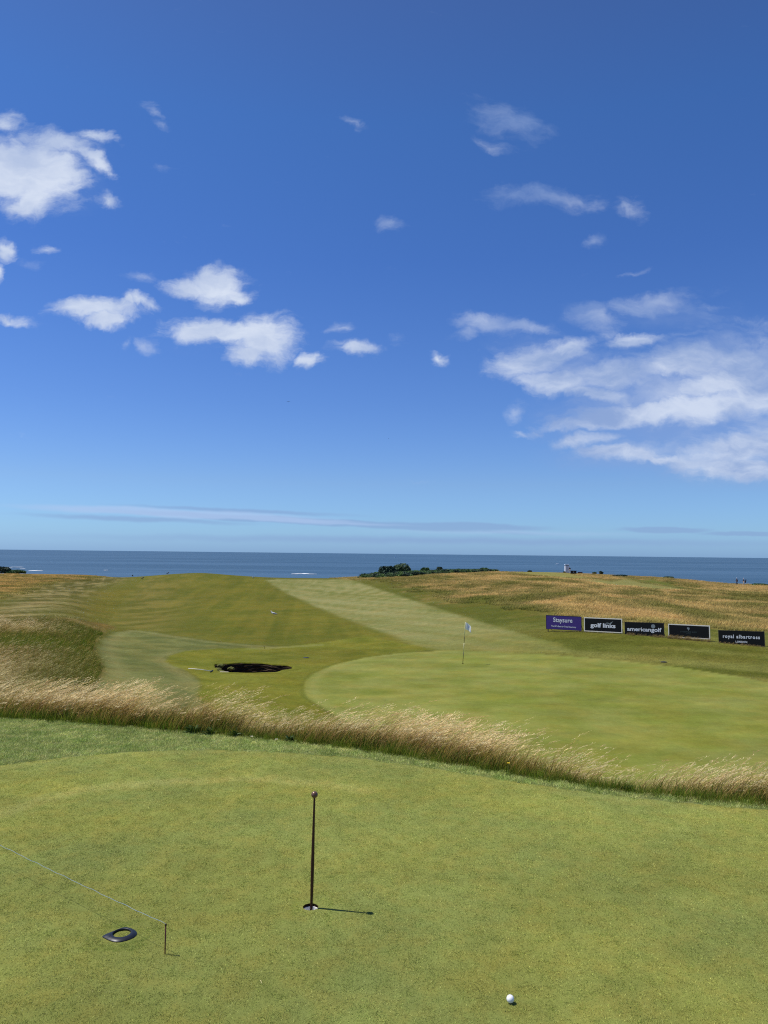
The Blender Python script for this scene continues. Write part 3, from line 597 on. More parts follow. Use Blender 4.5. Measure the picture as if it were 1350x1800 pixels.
# rake lying beside the bunker
a, za = hit(331, 1177); b, zb = hit(372, 1181)
rake = empty('bunker_rake', (a[0], a[1], za+0.03)); tag(rake, 'white handled rake lying on the turf at the left end of the bunker', 'rake')
ex = Vector((b[0]-a[0], b[1]-a[1], zb-za)); bm = bmesh.new(); bm_tube(bm, [(0, 0, 0.02), ex*0.5+Vector((0, 0, .03)), ex], [0.016, 0.015, 0.016])
bm_obj('handle', bm, mat('white_plastic', (225, 225, 215), 0.45, var=0.05), rake, True)
bm = bmesh.new(); nrm = Vector((-ex.y, ex.x, 0)).normalized(); bm_tube(bm, [ex-nrm*0.28+Vector((0, 0, .01)), ex+nrm*0.28+Vector((0, 0, .01))], 0.02)
for k in range(12):
    p = ex-nrm*0.27+nrm*0.54*k/11; bm_tube(bm, [p, p+Vector((0.01, 0, -0.05))], [0.008, 0.003], 5)
bm_obj('rake_head', bm, mat('dark_plastic', (40, 44, 40), 0.5), rake)

# ------------------------------------------------------------------ grass prototypes (kept out of the scene, placed by geometry nodes)
def blade_material(name, attr='tint', trans=0.25, rnd=0.5, rough=0.6, worldvar=True, vcol=True, spec=0.15):
    m = bpy.data.materials.new(name); m.use_nodes = True; T = NT(m.node_tree); T.n.clear()
    base = T.node('ShaderNodeAttribute', attribute_type='INSTANCER', attribute_name='tint').outputs['Color']
    gi = T.node('ShaderNodeNewGeometry'); k = T.math('MULTIPLY_ADD', T.math('SUBTRACT', gi.outputs['Random Per Island'], 0.5), rnd, 1.0)
    c = base
    if vcol:
        vc = T.node('ShaderNodeAttribute', attribute_type='GEOMETRY', attribute_name='hcol').outputs['Color']
        c = T.node('ShaderNodeVectorMath', operation='MULTIPLY', ins={0: c, 1: vc}).outputs[0]
    if worldvar:
        p = gi.outputs['Position']
        for s_, a_ in ((7, 0.35), (45, 0.55)): k = T.math('ADD', k, T.math('MULTIPLY', T.math('SUBTRACT', T.noise(p, s_, 3, 0.6), 0.5), a_))
    c = T.node('ShaderNodeVectorMath', operation='SCALE', ins={0: c, 'Scale': k}).outputs[0]
    if worldvar:
        hm = T.ramp(T.math('ADD', T.math('MULTIPLY', T.noise(p, 5.5, 5, 0.65), .7), T.math('MULTIPLY', T.noise(p, 28, 3, 0.6), .3)), 0.40, 0.62)
        tn = T.mix(hm, (.86, .95, .78), (1.24, 1.13, 1.22)); c = T.node('ShaderNodeVectorMath', operation='MULTIPLY', ins={0: c, 1: tn}).outputs[0]
    bs = T.node('ShaderNodeBsdfPrincipled', ins={'Base Color': c, 'Roughness': rough, 'Specular IOR Level': spec})
    tr = T.node('ShaderNodeBsdfTranslucent', ins={'Color': c})
    mx = T.node('ShaderNodeMixShader', ins={0: trans, 1: bs.outputs[0], 2: tr.outputs[0]})
    T.node('ShaderNodeOutputMaterial', ins={0: mx.outputs[0]}); return m
class Blades:
    def __init__(s): s.v = []; s.f = []; s.c = []
    def ribbon(s, pts, ws, az, cols):
        dx, dy = math.cos(az), math.sin(az); n0 = len(s.v)
        for (p, w, c) in zip(pts, ws, cols):
            if w <= 0: s.v.append(tuple(p)); s.c.append(c)
            else:
                s.v.append((p[0]-dx*w/2, p[1]-dy*w/2, p[2])); s.v.append((p[0]+dx*w/2, p[1]+dy*w/2, p[2])); s.c += [c, c]
        k = n0
        for i in range(len(pts)-1):
            if ws[i+1] <= 0: s.f.append((k, k+1, k+2)); k += 2
            else: s.f.append((k, k+1, k+3, k+2)); k += 2
    def build(s, name, m):
        me = bpy.data.meshes.new(name); me.from_pydata(s.v, [], s.f); ca = me.attributes.new('hcol', 'FLOAT_COLOR', 'POINT')
        ca.data.foreach_set('color', np.hstack([np.array(s.c, np.float32), np.ones((len(s.c), 1), np.float32)]).ravel()); me.materials.append(m)
        return bpy.data.objects.new(name, me)
def proto_col(name, objs):
    c = bpy.data.collections.new(name)
    for o in objs: c.objects.link(o)
    return c
U = random.uniform
def curve_pts(b, h, az, lean, n):
    out = []
    for i in range(n+1):
        t = i/n; out.append((b[0]+math.cos(az)*lean*t*t, b[1]+math.sin(az)*lean*t*t, b[2]+h*(t-0.18*t*t*(lean/max(h, 1e-3)))))
    return out
W1 = (1, 1, 1)
def mown_patch(i, size, nb, h0, h1, w, lean, glint):
    B = Blades()
    for k in range(nb):
        h = U(h0, h1); az = U(0, 6.28); b = (U(-size/2, size/2), U(-size/2, size/2), -0.001); ln = U(0.2, lean)*h
        g = U(0.8, 1.15); c = (g, g, g) if random.random() > glint else (1.8, 1.72, 1.8)  # a share of blades has a glint painted in as paler colour
        P = curve_pts(b, h, az, ln, 1); B.ribbon([P[0], P[1]], [w*U(.7, 1.2), 0], U(0, 3.14), [c, c])
    return B
M_MOWN = blade_material('mown_blade', trans=0.15, rnd=0.75, rough=0.5)
M_FRB = blade_material('fringe_blade', trans=0.25, rnd=0.7, rough=0.45, spec=0.3)
M_TALL = blade_material('tall_grass_blade', trans=0.45, rnd=0.45, worldvar=False)
mown = proto_col('mown_protos', [mown_patch(i, 0.115, 170, 0.005, 0.012, 0.0031, 1.9, 0.09).build('mown_%02d' % i, M_MOWN) for i in range(6)])
fringe = proto_col('fringe_protos', [mown_patch(i, 0.13, 150, 0.014, 0.034, 0.0036, 1.3, 0.10).build('fringe_%02d' % i, M_FRB) for i in range(6)])
def rgbk(c): return tuple(C(*c))
def tall_clump(i, R, green, tan, seed, hs=1.0, seg=3):
    B = Blades()
    gcol = [(88, 112, 36), (104, 122, 40), (72, 98, 32), (122, 132, 56)]; tcol = [(158, 132, 84), (172, 148, 98), (142, 124, 66), (152, 116, 80), (132, 128, 60)]
    scol = [(220, 202, 158), (204, 186, 140), (230, 216, 176), (190, 160, 118)]
    def pick(L): return np.array(rgbk(random.choice(L)))*U(.85, 1.15)
    for k in range(green):
        r = R*math.sqrt(U(0, 1)); a = U(0, 6.28); h = U(.10, .27)*hs; c = pick(gcol); P = curve_pts((r*math.cos(a), r*math.sin(a), -.03), h, U(0, 6.28), U(.1, .6)*h, seg-1)
        w = U(.005, .010); B.ribbon(P, [w*(1-t*.5) for t in np.linspace(0, 1, seg-1)]+[0], U(0, 3.14), [tuple(c)]*seg)
    for k in range(tan):
        r = R*math.sqrt(U(0, 1)); a = U(0, 6.28); h = U(.16, .34)*hs; c0 = pick(gcol)*.9; c1 = pick(tcol); P = curve_pts((r*math.cos(a), r*math.sin(a), -.03), h, U(-.7, .7), U(.2, .6)*h, seg)
        w = U(.0025, .0045); B.ribbon(P, [w]*seg+[0], U(0, 3.14), [tuple(c0*(1-t)+c1*t) for t in np.clip(np.linspace(0, 1.5, seg+1), 0, 1)])
    for k in range(seed):
        r = R*math.sqrt(U(0, 1)); a = U(0, 6.28); h = U(.24, .50)*hs; c0 = pick(gcol); c1 = pick(tcol); cs = pick(scol); az = U(-.5, .5); ln = U(.45, 1.15)*h
        P = curve_pts((r*math.cos(a), r*math.sin(a), -.03), h, az, ln, 4)
        B.ribbon(P, [.0022]*5, U(0, 3.14), [tuple(c0), tuple(c0*.5+c1*.5), tuple(c1), tuple(c1), tuple(cs)])
        tip = np.array(P[-1]); d = tip-np.array(P[-2]); d /= np.linalg.norm(d); L = U(.07, .14); d = d+np.array([.35, 0, -.15]); d /= np.linalg.norm(d)
        st0 = tip-d*L*.4
        for q in range(9):
            t = q/8; p0 = st0+d*L*t; s_ = (1-abs(t-.4)*1.2)*U(.012, .024); dirn = np.array([d[0]+U(-.5, .6), U(-.6, .6), d[2]+U(-.5, .5)])*s_*1.6
            B.ribbon([p0, p0+dirn*.5, p0+dirn], [.0025, .006, 0], U(0, 3.14), [tuple(cs*U(.85, 1.15))]*3)
    return B
tall = proto_col('tall_protos', [tall_clump(i, .13, 20, 8, 5).build('tall_%02d' % i, M_TALL) for i in range(8)] )
tall_low = proto_col('tall_low_protos', [tall_clump(i, .15, 22, 16, 1, .95).build('tallow_%02d' % i, M_TALL) for i in range(5)])
def tuft(i, R, n, h0, h1, w):
    B = Blades()
    for k in range(n):
        r = R*math.sqrt(U(0, 1)); a = U(0, 6.28); h = U(h0, h1); g = U(.8, 1.2); P = curve_pts((r*math.cos(a), r*math.sin(a), -.03), h, U(-1.2, 1.2), U(.2, .8)*h, 2)
        B.ribbon(P, [w, w*.8, 0], U(0, 3.14), [(g*.85, g*.9, g*.85), (g, g, g), (g*1.22, g*1.15, g*1.12)])
    return B
greens = proto_col('greens_protos', [tall_clump(i, .13, 52, 3, 0).build('greens_%02d' % i, M_TALL) for i in range(6)])
tufts = proto_col('tuft_protos', [tuft(i, .55, 34, .10, .34, .035).build('tuft_%02d' % i, M_TALL) for i in range(6)])

def scatter(name, coll, P, rot, scl, nvar, tint, kind='stuff', label=None, cat=None):
    n = len(P); me = bpy.data.meshes.new(name); me.vertices.add(n); me.vertices.foreach_set('co', np.asarray(P, np.float32).ravel())
    for nm, ty, arr in (('rz', 'FLOAT', rot), ('scl', 'FLOAT', scl)):
        at = me.attributes.new(nm, ty, 'POINT'); at.data.foreach_set('value', np.asarray(arr, np.float32))
    at = me.attributes.new('pick', 'INT', 'POINT'); at.data.foreach_set('value', rng.integers(0, nvar, n).astype(np.int32))
    at = me.attributes.new('tint', 'FLOAT_COLOR', 'POINT'); at.data.foreach_set('color', np.hstack([np.asarray(tint), np.ones((n, 1))]).astype(np.float32).ravel())
    o = bpy.data.objects.new(name, me); COL.objects.link(o)
    g = bpy.data.node_groups.new(name, 'GeometryNodeTree'); g.interface.new_socket('Geometry', in_out='INPUT', socket_type='NodeSocketGeometry'); g.interface.new_socket('Geometry', in_out='OUTPUT', socket_type='NodeSocketGeometry')
    N = g.nodes; L = g.links; gi = N.new('NodeGroupInput'); go = N.new('NodeGroupOutput'); ci = N.new('GeometryNodeCollectionInfo'); ci.inputs['Collection'].default_value = coll
    ci.inputs['Separate Children'].default_value = True; ci.inputs['Reset Children'].default_value = True
    ip = N.new('GeometryNodeInstanceOnPoints'); ip.inputs['Pick Instance'].default_value = True
    def na(nm, ty):
        a = N.new('GeometryNodeInputNamedAttribute'); a.data_type = ty; a.inputs['Name'].default_value = nm; return a.outputs['Attribute']
    cx = N.new('ShaderNodeCombineXYZ'); L.new(na('rz', 'FLOAT'), cx.inputs[2])
    L.new(gi.outputs[0], ip.inputs['Points']); L.new(ci.outputs[0], ip.inputs['Instance']); L.new(na('pick', 'INT'), ip.inputs['Instance Index'])
    L.new(cx.outputs[0], ip.inputs['Rotation']); L.new(na('scl', 'FLOAT'), ip.inputs['Scale']); L.new(ip.outputs[0], go.inputs[0])
    md = o.modifiers.new('scatter', 'NODES'); md.node_group = g; tag(o, label, cat, kind=kind); return o

# survey of the practice kit, so grass keeps clear of it
RING_PX = [(155, 375), (200, 345), (255, 322), (310, 308), (360, 286), (410, 262), (450, 249), (500, 246), (545, 255), (590, 274), (625, 294), (640, 318), (640, 345), (620, 368), (580, 395), (520, 420), (450, 440), (400, 449), (350, 451), (300, 443), (250, 425), (200, 400)]
RING = np.array([on_plane(160+a/7.94, 1600+b_/7.94) for a, b_ in RING_PX]); RC = on_plane(160+428/7.94, 1600+344/7.94)
PIN = on_plane(290, 1677); BALL = on_plane(897, 1763.5)

# practice green blades
g_ = 0.094; xs = np.arange(-8.5, 8.5, g_); ys = np.arange(1.7, 11.2, g_); X, Y = np.meshgrid(xs, ys); X = X.ravel()+rng.uniform(-.03, .03, X.size); Y = Y.ravel()+rng.uniform(-.03, .03, Y.size)
k = (np.abs(X) < Y*0.60+2.4); X, Y = X[k], Y[k]
c_, r_, _, _, s_n, s_s = ground_colour(X, Y)
k = (s_n > 0.03) & (np.hypot(X-HOLE[0], Y-HOLE[1]) > HR+0.062) & ~((sd(X, Y, RING) > -0.06))
def arr_tint(c, lo=.9, hi=1.1): return c*rng.uniform(lo, hi, (len(c), 1))
scatter('mown_grass', mown, np.stack([X[k], Y[k], 0*X[k]], 1), rng.uniform(0, 6.28, k.sum()), rng.uniform(.9, 1.15, k.sum()), 6, arr_tint(c_[k]*(1.50+.18*sst(6, 9, Y[k]))[:, None]*np.array([1.0, 1.0, .97]), .94, 1.06))
# a few smaller patches right up to the rim of the hole and inside the ring
qx = rng.uniform(-.14, .14, 260)+HOLE[0]; qy = rng.uniform(-.14, .14, 260)+HOLE[1]; rr = np.hypot(qx-HOLE[0], qy-HOLE[1]); k = (rr > HR+0.018)
px_, py_ = qx[k], qy[k]; qx = rng.uniform(-.2, .2, 700)+RC[0]; qy = rng.uniform(-.2, .2, 700)+RC[1]; dr = sd(qx, qy, RING); k = (dr < -0.014) | (np.hypot(qx-RC[0], qy-RC[1]) < 0.04)
px_ = np.concatenate([px_, qx[k]]); py_ = np.concatenate([py_, qy[k]]); cc_ = ground_colour(px_, py_)[0]
scatter('mown_grass', mown, np.stack([px_, py_, 0*px_], 1), rng.uniform(0, 6.28, len(px_)), np.full(len(px_), .3), 6, arr_tint(cc_*2.1))
# fringe
g_ = 0.085; xs = np.arange(-11, 11, g_); ys = np.arange(6.5, 13.5, g_); X, Y = np.meshgrid(xs, ys); X = X.ravel()+rng.uniform(-.03, .03, X.size); Y = Y.ravel()+rng.uniform(-.03, .03, Y.size)
k = np.abs(X) < Y*0.62+3; X, Y = X[k], Y[k]; c_, r_, _, _, s_n, s_s = ground_colour(X, Y); k = (s_n < -0.02) & (s_s < 0.06)
ftint = c_[k]*np.array([2.9, 2.75, 2.5])*(0.8+0.45*fbm(X[k]*1.2, Y[k]*2.2, 211, 3))[:, None]
scatter('fringe_grass', fringe, np.stack([X[k], Y[k], 0*X[k]], 1), rng.uniform(0, 6.28, k.sum()), rng.uniform(.8, 1.25, k.sum()), 6, arr_tint(ftint, .9, 1.1))
# tall grass strip on the bank
n = 62000; X = rng.uniform(-14, 12.5, n); Y = rng.uniform(6.8, 16.5, n); s_ = strip_s(X, Y); k = (s_ > 0.0) & (s_ < 2.3) & (np.abs(X) < Y*.66+3)
X, Y, s_ = X[k], Y[k], s_[k]
hn = fbm(X*1.1, Y*1.1, 221, 4); keepp = rng.uniform(0, 1, len(X)) < np.clip(0.55+1.6*(hn-.45), .12, 1)*np.where(s_ < .22, .25, 1)*np.where(s_ > 1.4, .6, 1)
X, Y, s_, hn = X[keepp], Y[keepp], s_[keepp], hn[keepp]; Z = base_z(X, Y)
lft = sst(-0.5, -3.5, X)
warm = fbm(X*.8, Y*.8, 231, 3)[:, None]; tint = 1.9*np.hstack([.97+.30*(warm-.4), .95+.08*(warm-.4), .86-.1*(warm-.4)])
tscl = (0.55+1.25*hn)*np.clip(.6+s_*2.0, .6, 1)*(1.08+0.08*lft)
hd = rng.uniform(0, 1, len(X)) < np.clip(.55+1.8*(fbm(X*1.3, Y*1.3, 271, 3)-.5)+.08*lft, .12, .9)
gr = (np.array([[.92, .98, .80]]) if True else 1)
scatter('tall_grass', tall, np.stack([X, Y, Z], 1)[hd], rng.uniform(-.5, .5, hd.sum()), tscl[hd]*1.06, 8, arr_tint(tint[hd], .85, 1.15))
scatter('tall_grass', tall_low, np.stack([X, Y, Z], 1)[~hd], rng.uniform(-.5, .5, (~hd).sum()), tscl[~hd]*1.15, 5, arr_tint(tint[~hd]*gr*1.0, .75, 1.2))
# low green undergrowth along the foot of the strip
n = 21000; X = rng.uniform(-11, 10, n); Y = rng.uniform(6.4, 13, n); s_ = strip_s(X, Y); k = (s_ > -0.03) & (s_ < .5) & (np.abs(X) < Y*.62+3); X, Y = X[k], Y[k]
scatter('undergrowth', greens, np.stack([X, Y, base_z(X, Y)], 1), rng.uniform(0, 6.28, len(X)), rng.uniform(.35, .95, len(X))*(.35+.9*fbm(X*1.6, Y*1.6, 261, 3)), 6, arr_tint(2.1*np.tile([.98, .96, .70], (len(X), 1)), .6, 1.35))
# mound of long grass on the left
n = 60000; Y = 1/rng.uniform(1/52, 1/12.5, n); Y = np.where(rng.uniform(0, 1, n) < .5, rng.uniform(12.5, 52, n), Y); X = rng.uniform(-.75, -.28, n)*Y
dm = sd(X, Y, P_MOUND); ss_ = strip_s(X, Y); k = (dm > 0.05) & (ss_ > 1.9); X, Y, dm = X[k], Y[k], dm[k]
hn = fbm(X*.45, Y*.45, 241, 4); k = rng.uniform(0, 1, len(X)) < np.clip(.35+1.4*(hn-.35), .15, 1); X, Y, hn, dm = X[k][:15000], Y[k][:15000], hn[k][:15000], dm[k][:15000]
edge = sst(3.5, 0.2, dm)[:, None]; tint = 1.75*(np.array([[1.02, .96, .86]])*(1-edge)+np.array([[.66, .76, .50]])*edge)
bd = sst(-2.2, 2.2, sd(X, Y, P_BAND)+(hn-.5)*5)[:, None]; tint = 1.12*tint*(1-bd)+2.1*np.array([[.84, .86, .56]])*bd; hv_ = (rng.uniform(0, 1, len(X)) < np.clip(.35+2*(hn-.5), .1, .8)) & (rng.uniform(0, 1, len(X)) > bd[:, 0]*1.1); lw_ = (~hv_) & (rng.uniform(0, 1, len(X)) > bd[:, 0]*.9) & (rng.uniform(0, 1, len(X)) < .6)
base = np.stack([X, Y, base_z(X, Y)], 1)
scatter('mound_grass', tall, base[hv_], rng.uniform(-.6, .6, hv_.sum()), (rng.uniform(.75, 1.15, hv_.sum())+Y[hv_]*.012)*(1-.5*edge[hv_, 0]), 8, arr_tint(tint[hv_], .85, 1.15))
scatter('mound_grass', tall_low, base[lw_], rng.uniform(-.6, .6, lw_.sum()), rng.uniform(.8, 1.2, lw_.sum())+Y[lw_]*.012, 5, arr_tint(tint[lw_], .75, 1.15)); hv_ = hv_ | lw_
scatter('mound_grass', greens, base[~hv_], rng.uniform(-.6, .6, (~hv_).sum()), (rng.uniform(.8, 1.2, (~hv_).sum())+Y[~hv_]*.012)*(1-.25*edge[~hv_, 0]), 6, arr_tint(tint[~hv_]*np.array([.98, .98, .9]), .8, 1.15))
# rough on the hill and the left top
n = 90000; Y = 1/rng.uniform(1/215, 1/44, n); X = rng.uniform(-.62, .62, n)*Y
dG = sd(X, Y, P_GOLD); dL_ = sd(X, Y, P_LGOLD); k = (dG > -1.5) | (dL_ > 0); X, Y = X[k], Y[k]; c_, r_, gd, _, _, _ = ground_colour(X, Y)
k = (gd > .4) & (rng.uniform(0, 1, len(X)) < .85); X, Y, c_ = X[k][:34000], Y[k][:34000], c_[k][:34000]
wv = fbm(X/2.2, Y/4, 251, 3)[:, None]
scatter('rough_grass', tufts, np.stack([X, Y, base_z(X, Y)], 1), rng.uniform(-.8, .8, len(X)), rng.uniform(.7, 1.25, len(X))*(.75+.9*(wv[:, 0]-.3)), 6, arr_tint(c_*(2.0+.8*(wv-.45))*np.array([.97, 1, 1.05]), .82, 1.22))

# ------------------------------------------------------------------ practice hole, cup and marker rod
cup = empty('practice_hole', (HOLE[0], HOLE[1], 0)); tag(cup, 'golf hole with white liner cut in the practice green under the tall rod', 'golf hole')
bm = bmesh.new(); ang = [math.atan2(p[1]-HOLE[1], p[0]-HOLE[0]) for p in ring]
tp = [bm.verts.new((p[0]-HOLE[0], p[1]-HOLE[1], -0.0005)) for p in ring]; bt = [bm.verts.new((math.cos(a)*(HR+.001), math.sin(a)*(HR+.001), -0.021)) for a in ang]
for i in range(N0): bm.faces.new((tp[i], tp[(i+1) % N0], bt[(i+1) % N0], bt[i]))
bm_obj('soil_rim', bm, mat('soil', (52, 38, 26), 0.95, var=.5, scale=90, bump=.8, spec=.05), cup, True)
bm = bmesh.new(); bm_lathe(bm, [(HR+.0025, -0.021), (HR-.0012, -0.0205), (HR-.0018, -0.024), (HR-.003, -0.125), (0, -0.126)], 48)
bm_obj('liner', bm, mat('white_liner', (232, 232, 226), 0.4, var=.06, scale=30), cup, True)
_, dyT, dzT = ray(553, 1391); dxT, _, _ = ray(553, 1391); topx = dxT/dyT*HOLE[1]; topz = EYE+dzT/dyT*HOLE[1]
basexy = on_plane(547, 1595.5); bx, by = basexy
rod = empty('marker_rod', (bx, by, -0.10)); tag(rod, 'dark rusty tapered rod with a ball on top standing in the practice hole', 'marker rod')
ax = Vector((topx-bx, HOLE[1]-by, topz+0.10)); Ht = ax.length-0.046; q = ax.normalized()
M_ROD = mat('rusty_iron', (66, 34, 24), 0.5, metal=0.35, var=.5, scale=40, bump=.2); M_BALLTOP = mat('rod_ball_brown', (112, 82, 66), 0.32, metal=0.3, var=.2, scale=50)
bm = bmesh.new(); bm_lathe(bm, [(0, 0), (.0085, .0), (.0085, .06), (.0095, .15), (.0115, .28), (.0118, .40), (.0102, .55), (.0080, .70), (.0068, Ht)], 16, axis=q)
bm_obj('shaft', bm, M_ROD, rod, True)
bm = bmesh.new(); R_ = .0235; bm_lathe(bm, [(0, -R_)]+[(R_*math.cos(t), R_*math.sin(t)) for t in np.linspace(-1.4, 1.4, 15)]+[(0, R_)], 28, base=ax-q*R_, axis=q); bm_obj('ball_top', bm, M_BALLTOP, rod, True)
# black putting ring
pr = empty('putting_ring', (RC[0], RC[1], 0)); tag(pr, 'black plastic practice putting ring with one pointed end lying on the turf', 'putting cup ring')
NR = 72; bm = bmesh.new(); ctr = RING-RC; angR = np.arctan2(ctr[:, 1], ctr[:, 0]); radR = np.hypot(ctr[:, 0], ctr[:, 1]); o_ = np.argsort(angR)
rad = lambda t: float(np.interp(t, np.concatenate([angR[o_]-2*math.pi, angR[o_], angR[o_]+2*math.pi]), np.tile(radR[o_], 3)))
rings_ = []
inner = 0.0575 - .001
for (fo, z) in ((1.0, .001), (1.0, .0035), (.985, .0055), ('m', .0125), ('i2', .0145), ('i', .0130), ('i', .001)):
    row = []
    for k in range(NR):
        t = 2*math.pi*k/NR-math.pi; ro = rad(t)
        r_ = ro*fo if not isinstance(fo, str) else {'m': inner+(ro-inner)*.45, 'i2': inner+.003, 'i': inner}[fo]
        row.append(bm.verts.new((r_*math.cos(t), r_*math.sin(t), z)))
    rings_.append(row)
for a_, b_ in zip(rings_, rings_[1:]+[rings_[0]]):
    for k in range(NR): bm.faces.new((a_[k], a_[(k+1) % NR], b_[(k+1) % NR], b_[k]))
bm_obj('ring_body', bm, mat('black_rubber', (27, 30, 38), 0.42, var=.15, scale=60, spec=.4), pr, True)
bm = bmesh.new()
for k in range(3):
    t = math.radians(200+k*8); bm_tube(bm, [(.068*math.cos(t), .068*math.sin(t), .0135), (.083*math.cos(t), .083*math.sin(t), .0105)], .0012, 6)
bm_obj('grip_rib', bm, mat('black_rubber', (38, 42, 52), 0.38), pr)
# string pin and string
dx, dy, dz = ray(290.5, 1624); PZ = EYE+dz/dy*PIN[1]
def pin(x, y, label):
    o = empty('string_pin', (x, y, -0.02)); tag(o, label, 'pin', 'pins that hold up the putting string')
    bm = bmesh.new(); bm_lathe(bm, [(0, 0), (.0032, .01), (.0040, .03), (.0042, PZ+.012), (0, PZ+.014)], 12); bm_obj('shaft', bm, mat('pin_red_brown', (96, 40, 34), .45, metal=.2, var=.3, scale=80), o, True)
    bm = bmesh.new(); bm_lathe(bm, [(0, PZ+.006), (.0058, PZ+.007), (.0066, PZ+.013), (.0058, PZ+.020), (0, PZ+.023)], 14); bm_obj('cap', bm, mat('pin_cap', (70, 60, 50), .3, metal=.6), o, True)
    return o
pin(PIN[0], PIN[1], 'thin red brown pin at the near right end of the string, beside the black ring')
e0 = on_plane(0, 1483, PZ); dirs = e0-np.array([PIN[0], PIN[1]]); far = np.array([PIN[0], PIN[1]])+dirs*1.45
pin(far[0], far[1], 'thin red brown pin at the far left end of the string')
bm = bmesh.new(); pts = []
for k in range(61):
    t = k/60; p = np.array([PIN[0], PIN[1]])*(1-t)+far*t; pts.append((p[0], p[1]+0.003*math.sin(k*.9), PZ-0.012*4*t*(1-t)+.002*math.sin(k*1.7)))
bm_tube(bm, pts, .0011, 6); so = bm_obj('putting_string', bm, mat('pale_blue_string', (135, 158, 180), .7, var=.1), None, True); tag(so, 'thin pale blue string stretched just above the practice green to the left edge', 'string')
# golf ball with dimples
bm = bmesh.new(); bmesh.ops.create_icosphere(bm, subdivisions=5, radius=.02135)
dirs_ = []; ga = math.pi*(3-math.sqrt(5))
for k in range(332):
    z = 1-2*(k+.5)/332; r = math.sqrt(1-z*z); dirs_.append((r*math.cos(ga*k), r*math.sin(ga*k), z))
dirs_ = np.array(dirs_); V = np.array([v.co[:] for v in bm.verts]); Vn = V/np.linalg.norm(V, axis=1, keepdims=True); dd = np.arccos(np.clip((Vn @ dirs_.T).max(1), -1, 1))
dep = np.clip(1-(dd/.078)**2, 0, 1)*.00035
for v, d_ in zip(bm.verts, dep): v.co *= (1-d_/.02135)
gb = bm_obj('golf_ball', bm, mat('golf_ball_white', (240, 240, 240), .28, var=.02, coat=.3), None, True); gb.location = (BALL[0], BALL[1], .0235); tag(gb, 'white golf ball resting on the practice green at the lower right', 'golf ball')
# dry straw stalk
p = on_plane(457, 1726); bm = bmesh.new(); bm_tube(bm, [(0, 0, .010), (.008, -.014, .013), (.015, -.03, .009)], [.0012, .0014, .0008], 5); st_ = bm_obj('straw', bm, mat('dry_straw', (222, 206, 150), .7)); st_.location = (p[0], p[1], 0); tag(st_, 'short pale dry straw lying on the near practice green', 'straw')

# ------------------------------------------------------------------ weeds and flowers in the strip
def leaf_fan(bm, n, L, w, tilt0, tilt1):
    for k in range(n):
        a = U(0, 6.28); tl = U(tilt0, tilt1); ll = L*U(.6, 1.1); q_ = Matrix.Rotation(a, 3, 'Z'); P = []
        for t in (0, .3, .65, 1.0):
            x = ll*t*math.cos(tl); z = ll*(t*math.sin(tl)-.35*t*t); ww = w*math.sin(math.pi*min(.12+t*.88, 1))*.5
            P.append((q_ @ Vector((x, -ww, z+.01)), q_ @ Vector((x, 0, z)), q_ @ Vector((x, ww, z+.01))))
        V_ = [[bm.verts.new(v) for v in r] for r in P]
        for r0_, r1_ in zip(V_, V_[1:]):
            for j in range(2): bm.faces.new((r0_[j], r0_[j+1], r1_[j+1], r1_[j]))
M_DOCK = mat('dock_leaf', (72, 96, 48), .6, var=.35, scale=25, spec=.3)
def weed(u, v, L, n, label):
    L *= .8; p = on_plane(u, v); o = empty('weed_plant', (p[0], p[1]+.06, -.01)); tag(o, label, 'weed', 'leafy weeds at the foot of the long grass')
    bm = bmesh.new(); leaf_fan(bm, n, L, L*.3, .2, 1.25); bm_obj('leaf_cluster', bm, M_DOCK, o, True)
    bm = bmesh.new(); bm_tube(bm, [(0, 0, 0), (.02, 0, L*.9)], [.005, .002], 6); bm_obj('stem', bm, M_DOCK, o)
weed(338, 1289, .22, 34, 'dark green leafy weed at the left end of the weedy patch in the grass strip')
weed(368, 1292, .20, 30, 'dark green leafy weed in the middle of the weedy patch in the grass strip')
weed(412, 1295, .18, 26, 'dark green leafy weed at the right end of the weedy patch in the grass strip')
weed(508, 1304, .17, 24, 'single dark weed in the strip above and left of the marker rod')
weed(1108, 1392, .13, 40, 'dark weed clump at the foot of the grass strip on the right')
def flower(u, v, z, col_, label, grp=None):
    p = on_plane(u, v, z); o = empty('flower', (p[0], p[1], 0)); tag(o, label, 'flower', grp)
    bm = bmesh.new(); bm_tube(bm, [(0, 0, 0), (.005, 0, z)], .0014, 5); bm_obj('stem', bm, mat('flower_stem', (90, 118, 50), .7), o)
    bm = bmesh.new()
    for k in range(14):
        a = 2*math.pi*k/14; vs_ = [bm.verts.new(Vector((.005, 0, z))+Vector((r*math.cos(a+s__), r*math.sin(a+s__), h))) for r, s__, h in ((.003, 0, .002), (.016, -.16, .006), (.018, 0, .008), (.016, .16, .006))]; bm.faces.new(vs_)
    bm_obj('petal', bm, col_, o); bm = bmesh.new(); bm_lathe(bm, [(0, z+.010), (.005, z+.007), (.006, z+.002), (0, z)], 10, base=(.005, 0, 0)); bm_obj('flower_head', bm, mat('flower_yellow', (225, 190, 30), .7), o)
flower(893, 1342, .2, mat('petal_yellow', (240, 210, 40), .6, var=.05), 'single yellow dandelion standing in the long grass strip')
Mw = mat('petal_white', (238, 238, 225), .6, var=.05)
flower(442, 1295, .05, Mw, 'white daisy at the foot of the grass strip, nearest the weedy patch'); flower(485, 1300, .05, Mw, 'white daisy just left of the single dark weed by the strip')

